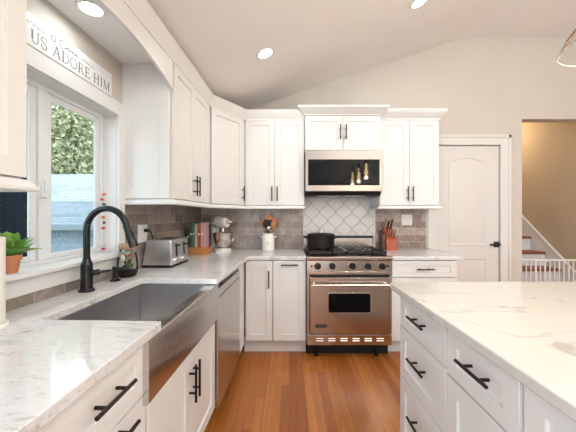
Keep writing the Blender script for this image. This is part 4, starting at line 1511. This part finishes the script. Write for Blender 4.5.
zk = lambda y: ZC1 + .115 + (y - (YF + .02)) * (.12 / .145)
for i, lb in enumerate(('leftmost of four small steak knives in the front row of the block', 'second of four small steak knives from the left in the block', 'third of four small steak knives from the left in the block', 'rightmost of four small steak knives in the front row of the block')):
    x = bx0 + .016 + i * .026
    knife(lb, x, YF + .045, zk(YF + .045) + .010, .085, .012, M['handlewood'], 'steak knives in the block')
for i, (dx_, ln, m_, lb) in enumerate(((.018, .125, 'handlewood', 'large brown-handled knife at the left back of the block'), (.052, .105, 'handledark', 'large dark-handled knife in the middle back of the block'), (.086, .120, 'handledark', 'large dark-handled knife at the right back of the block'))):
    knife(lb, bx0 + dx_, 3.10, zk(3.10) + .010, ln, .016, M[m_], 'large knives in the block')

# ------------------------------------------------------------------ ceiling downlights
def downlight(label, x, y, z, normal, watts=CAN_W, k=.9, col=CAN_C):
    nrm = Vector(normal).normalized()
    o_ = Vector((x, y, z))
    t = thing('recessed_light', label, 'ceiling light', o_, group='recessed ceiling lights')
    G().lathe(o_, [(.062 * k, .001), (.078 * k, .001), (.078 * k, .004), (.070 * k, .009), (.062 * k, .007)], 32, nrm, cap=False).obj('trim_ring', M['trim'], t, 0, 40)
    G().lathe(o_, [(.062 * k, .001), (.062 * k, .005), (.03, .006), (.002, .006)], 32, nrm).obj('lens', M['emit'], t, 0, 40)
    l = area('recessed_light_glow', o_ + nrm * .02, nrm, .12, .12, watts, col, 'DISK')
    l.parent = t
    l.location = nrm * .02
    return t


nS = Vector((PITCH, 0, -1)).normalized()
for x, y, lb in ((-.194, 2.218, 'round recessed light in the sloped ceiling above the corner cabinets'),
                 (1.034, 2.235, 'round recessed light high in the sloped ceiling above the range'),
                 (1.03, .10, 'added recessed light in the sloped ceiling over the island, out of view'),
                 (-.20, -1.9, 'added unseen recessed light in the sloped ceiling behind the camera, window side'),
                 (1.03, -1.9, 'added unseen recessed light in the sloped ceiling behind the camera, island side')):
    downlight(lb, x, y, ceil_z(x), nS)  # the out-of-view ones are added to light the room
for y, lb in ((1.6, 'added recessed light in the flat ceiling toward the stair hall, out of view'), (-.8, 'added unseen recessed light in the flat ceiling behind the camera')):
    downlight(lb, 3.0, y, RIDGE_Z, (0, 0, -1))  # unseen fixtures, added for more room light
downlight('round recessed light in the boxed soffit above the window sign', -.917, 1.294, 2.236, (0, 0, -1), .8, .74, (.86, .97, 1.0))

# ------------------------------------------------------------------ pendants over the island
def pendant(x, y, label):
    z0 = 1.922
    t = thing('pendant_lamp', label, 'pendant light', (x, y, z0), group='clear glass pendants over the island')
    prof = [(.168, 0), (.172, .003), (.166, .012), (.150, .045), (.125, .085), (.090, .125), (.062, .150), (.048, .172), (.042, .20)]
    G().lathe((x, y, z0), prof, 40, cap=False).obj('shade', M['lampglass'], t, 0, 60)
    G().lathe((x, y, z0), [(.1685, .0005), (.1715, .0), (.1725, .0025), (.1705, .004), (.1680, .0025), (.1685, .0005)], 40, cap=False).obj('rim', M['rimglass'], t, 0, 60)
    G().lathe((x, y, z0 + .195), [(.045, 0), (.045, .02), (.022, .035), (.020, .09), (.010, .095)], 24).obj('socket', M['chrome'], t, 0, 40)
    G().cyl((x, y, z0 + .28), (x, y, ceil_z(x) - .02), .005, 10).obj('rod', M['chrome'], t, 0, 40)
    G().lathe((x, y, ceil_z(x) - .04), [(.06, 0), (.06, .02), (.05, .05)], 24).obj('canopy', M['chrome'], t, 0, 40)
    G().lathe((x, y, z0 + .025), [(.003, -.022), (.022, -.012), (.030, .010), (.027, .035), (.016, .075), (.013, .17)], 20).obj('bulb', M['bulb'], t, 0, 60)
    pl_ = bpy.data.lights.new('pendant_glow', 'POINT')
    pl_.energy, pl_.color, pl_.shadow_soft_size = 4.0, (1, .86, .68), .03
    po = bpy.data.objects.new('pendant_glow', pl_)
    COL.objects.link(po)
    po.parent = t
    po.location = (0, 0, -.03)
    return t


pendant(1.231, 1.044, 'clear glass bell pendant at the right edge over the island')
pendant(1.231, .56, 'middle clear glass pendant over the island, reflected in the microwave')
pendant(1.231, .07, 'nearest clear glass pendant over the island, reflected in the microwave')

# ------------------------------------------------------------------ stair hall
t = thing('staircase', 'white-riser staircase with dark oak treads going up in the hall', 'stairs', (3.05, 4.2, 0))
run, rise = .226, .198
for k in range(0, 8):
    y, z = 3.706 + run * (k - 2), .573 + rise * (k - 2)
    if k == 0: y = 3.31
    yn = 3.706 + run * (k - 1)
    G().box(2.505, O1 - .022, y, yn + .03, z - .032, z).obj('tread', M['tread'], t, .006)
    G().box(2.505, O1 - .022, y + .025, y + .040, max(0, z - rise), z - .0325).obj('riser', M['trim'], t)
g = G()
y0, z0, y1, z1 = 3.30, .33, 5.0, .33 + 1.70 * rise / run
g.prism([(O1 - .0215, y0, 0), (O1 - .0215, y0 + .12, 0), (O1 - .0215, y1, z1 - .30), (O1 - .0215, y1, z1), (O1 - .0215, y0, z0)], (.020, 0, 0))
g.obj('skirt_board', M['trim'], t)
d_ = Vector((0, y1 - y0, z1 - z0)).normalized()
p0 = Vector((O1 - .032, y0, z0)); p1 = Vector((O1 - .032, y1, z1))
up = Vector((0, -d_.z, d_.y)) * .035
g = G().hexa([p0, p0 + Vector((.03, 0, 0)), p1 + Vector((.03, 0, 0)), p1, p0 + up, p0 + Vector((.03, 0, 0)) + up, p1 + Vector((.03, 0, 0)) + up, p1 + up])
g.obj('skirt_cap', M['trim'], t, .003)
zt = .573 + rise
g = G()
g.lathe((3.03, 3.99, zt), [(.045, 0), (.055, .02), (.035, .06), (.012, .10), (.004, .125)], 14)
g.ball((3.075, 3.98, zt + .035), .032, .025, .032, n=12, m=8)
g.solo('red_bow', paint('red_cloth', (.42, .05, .04), .8, .3), 'small red cloth item on a stair tread beside the door jamb', 'toy', (3.03, 3.99, zt), smooth=50)

t = thing('baby_gate', 'white metal baby gate with vertical bars across the hall opening', 'gate', (3.12, 3.235, 0))
gw = mat('gate_white', (.82, .81, .78), .35)
GY = 3.235
g = G()
g.cyl((O0 + .004, GY, .765), (O1 - .004, GY, .765), .0105, 10)
g.cyl((O0 + .004, GY, .06), (O1 - .004, GY, .06), .0105, 10)
g.obj('rail', gw, t, 0, 40)
x = O0 + .045
i = 0
while x < O1 - .03:
    G().cyl((x, GY, .06), (x, GY, .765), .006 if i not in (3, 5) else .010, 8).obj('bar', gw, t, 0, 40)
    x += .0545
    i += 1
for x in (O0 + .0125, O1 - .0125):
    G().box(x - .012, x + .012, GY - .012, GY + .012, .0, .785).obj('post', gw, t, .002)
hl = bpy.data.lights.new('hall_fill_glow', 'POINT')  # lamp added out of sight to lighten the hall
hl.energy = 17
hl.color = (1, .78, .5)
hl.shadow_soft_size = .08
t = thing('added_hall_lamp', 'added round glass lamp to light the stair hall, hidden above the opening', 'ceiling light', (3.1, 4.6, 2.84))
G().lathe((3.1, 4.6, 2.73), [(.02, 0), (.09, .015), (.13, .05), (.14, .10), (.14, .118)], 28).obj('shade', mat('lamp_shade', (.9, .85, .75), .4, Emission_Color=(1, .8, .55, 1), Emission_Strength=2.0), t, 0, 50)
ho = bpy.data.objects.new('hall_fill_glow', hl)
COL.objects.link(ho)
ho.parent = t
ho.location = (0, 0, -.22)

t = thing('added_uplight', 'added black uplight on a pole behind the camera, out of view', 'fill light', (2.5, -2.1, 0))
G().lathe((2.5, -2.1, 0), [(.15, 0), (.15, .012), (.02, .03)], 28).obj('base', M['black'], t, 0, 35)
G().cyl((2.5, -2.1, .02), (2.5, -2.1, 1.76), .012, 12).obj('pole', M['black'], t, 0, 35)
G().lathe((2.5, -2.1, 1.75), [(.02, 0), (.08, .03), (.18, .09), (.185, .092), (.08, .036), (.004, .012)], 32, cap=False).obj('lamp_shade', M['black'], t, 0, 40)
ul = area('uplight_glow', (2.5, -2.1, 1.80), (0, 0, 1), .22, .22, UP_W, UP_C, 'DISK')  # unseen uplight, added to brighten the ceiling
ul.parent = t
ul.location = (0, 0, 1.81)
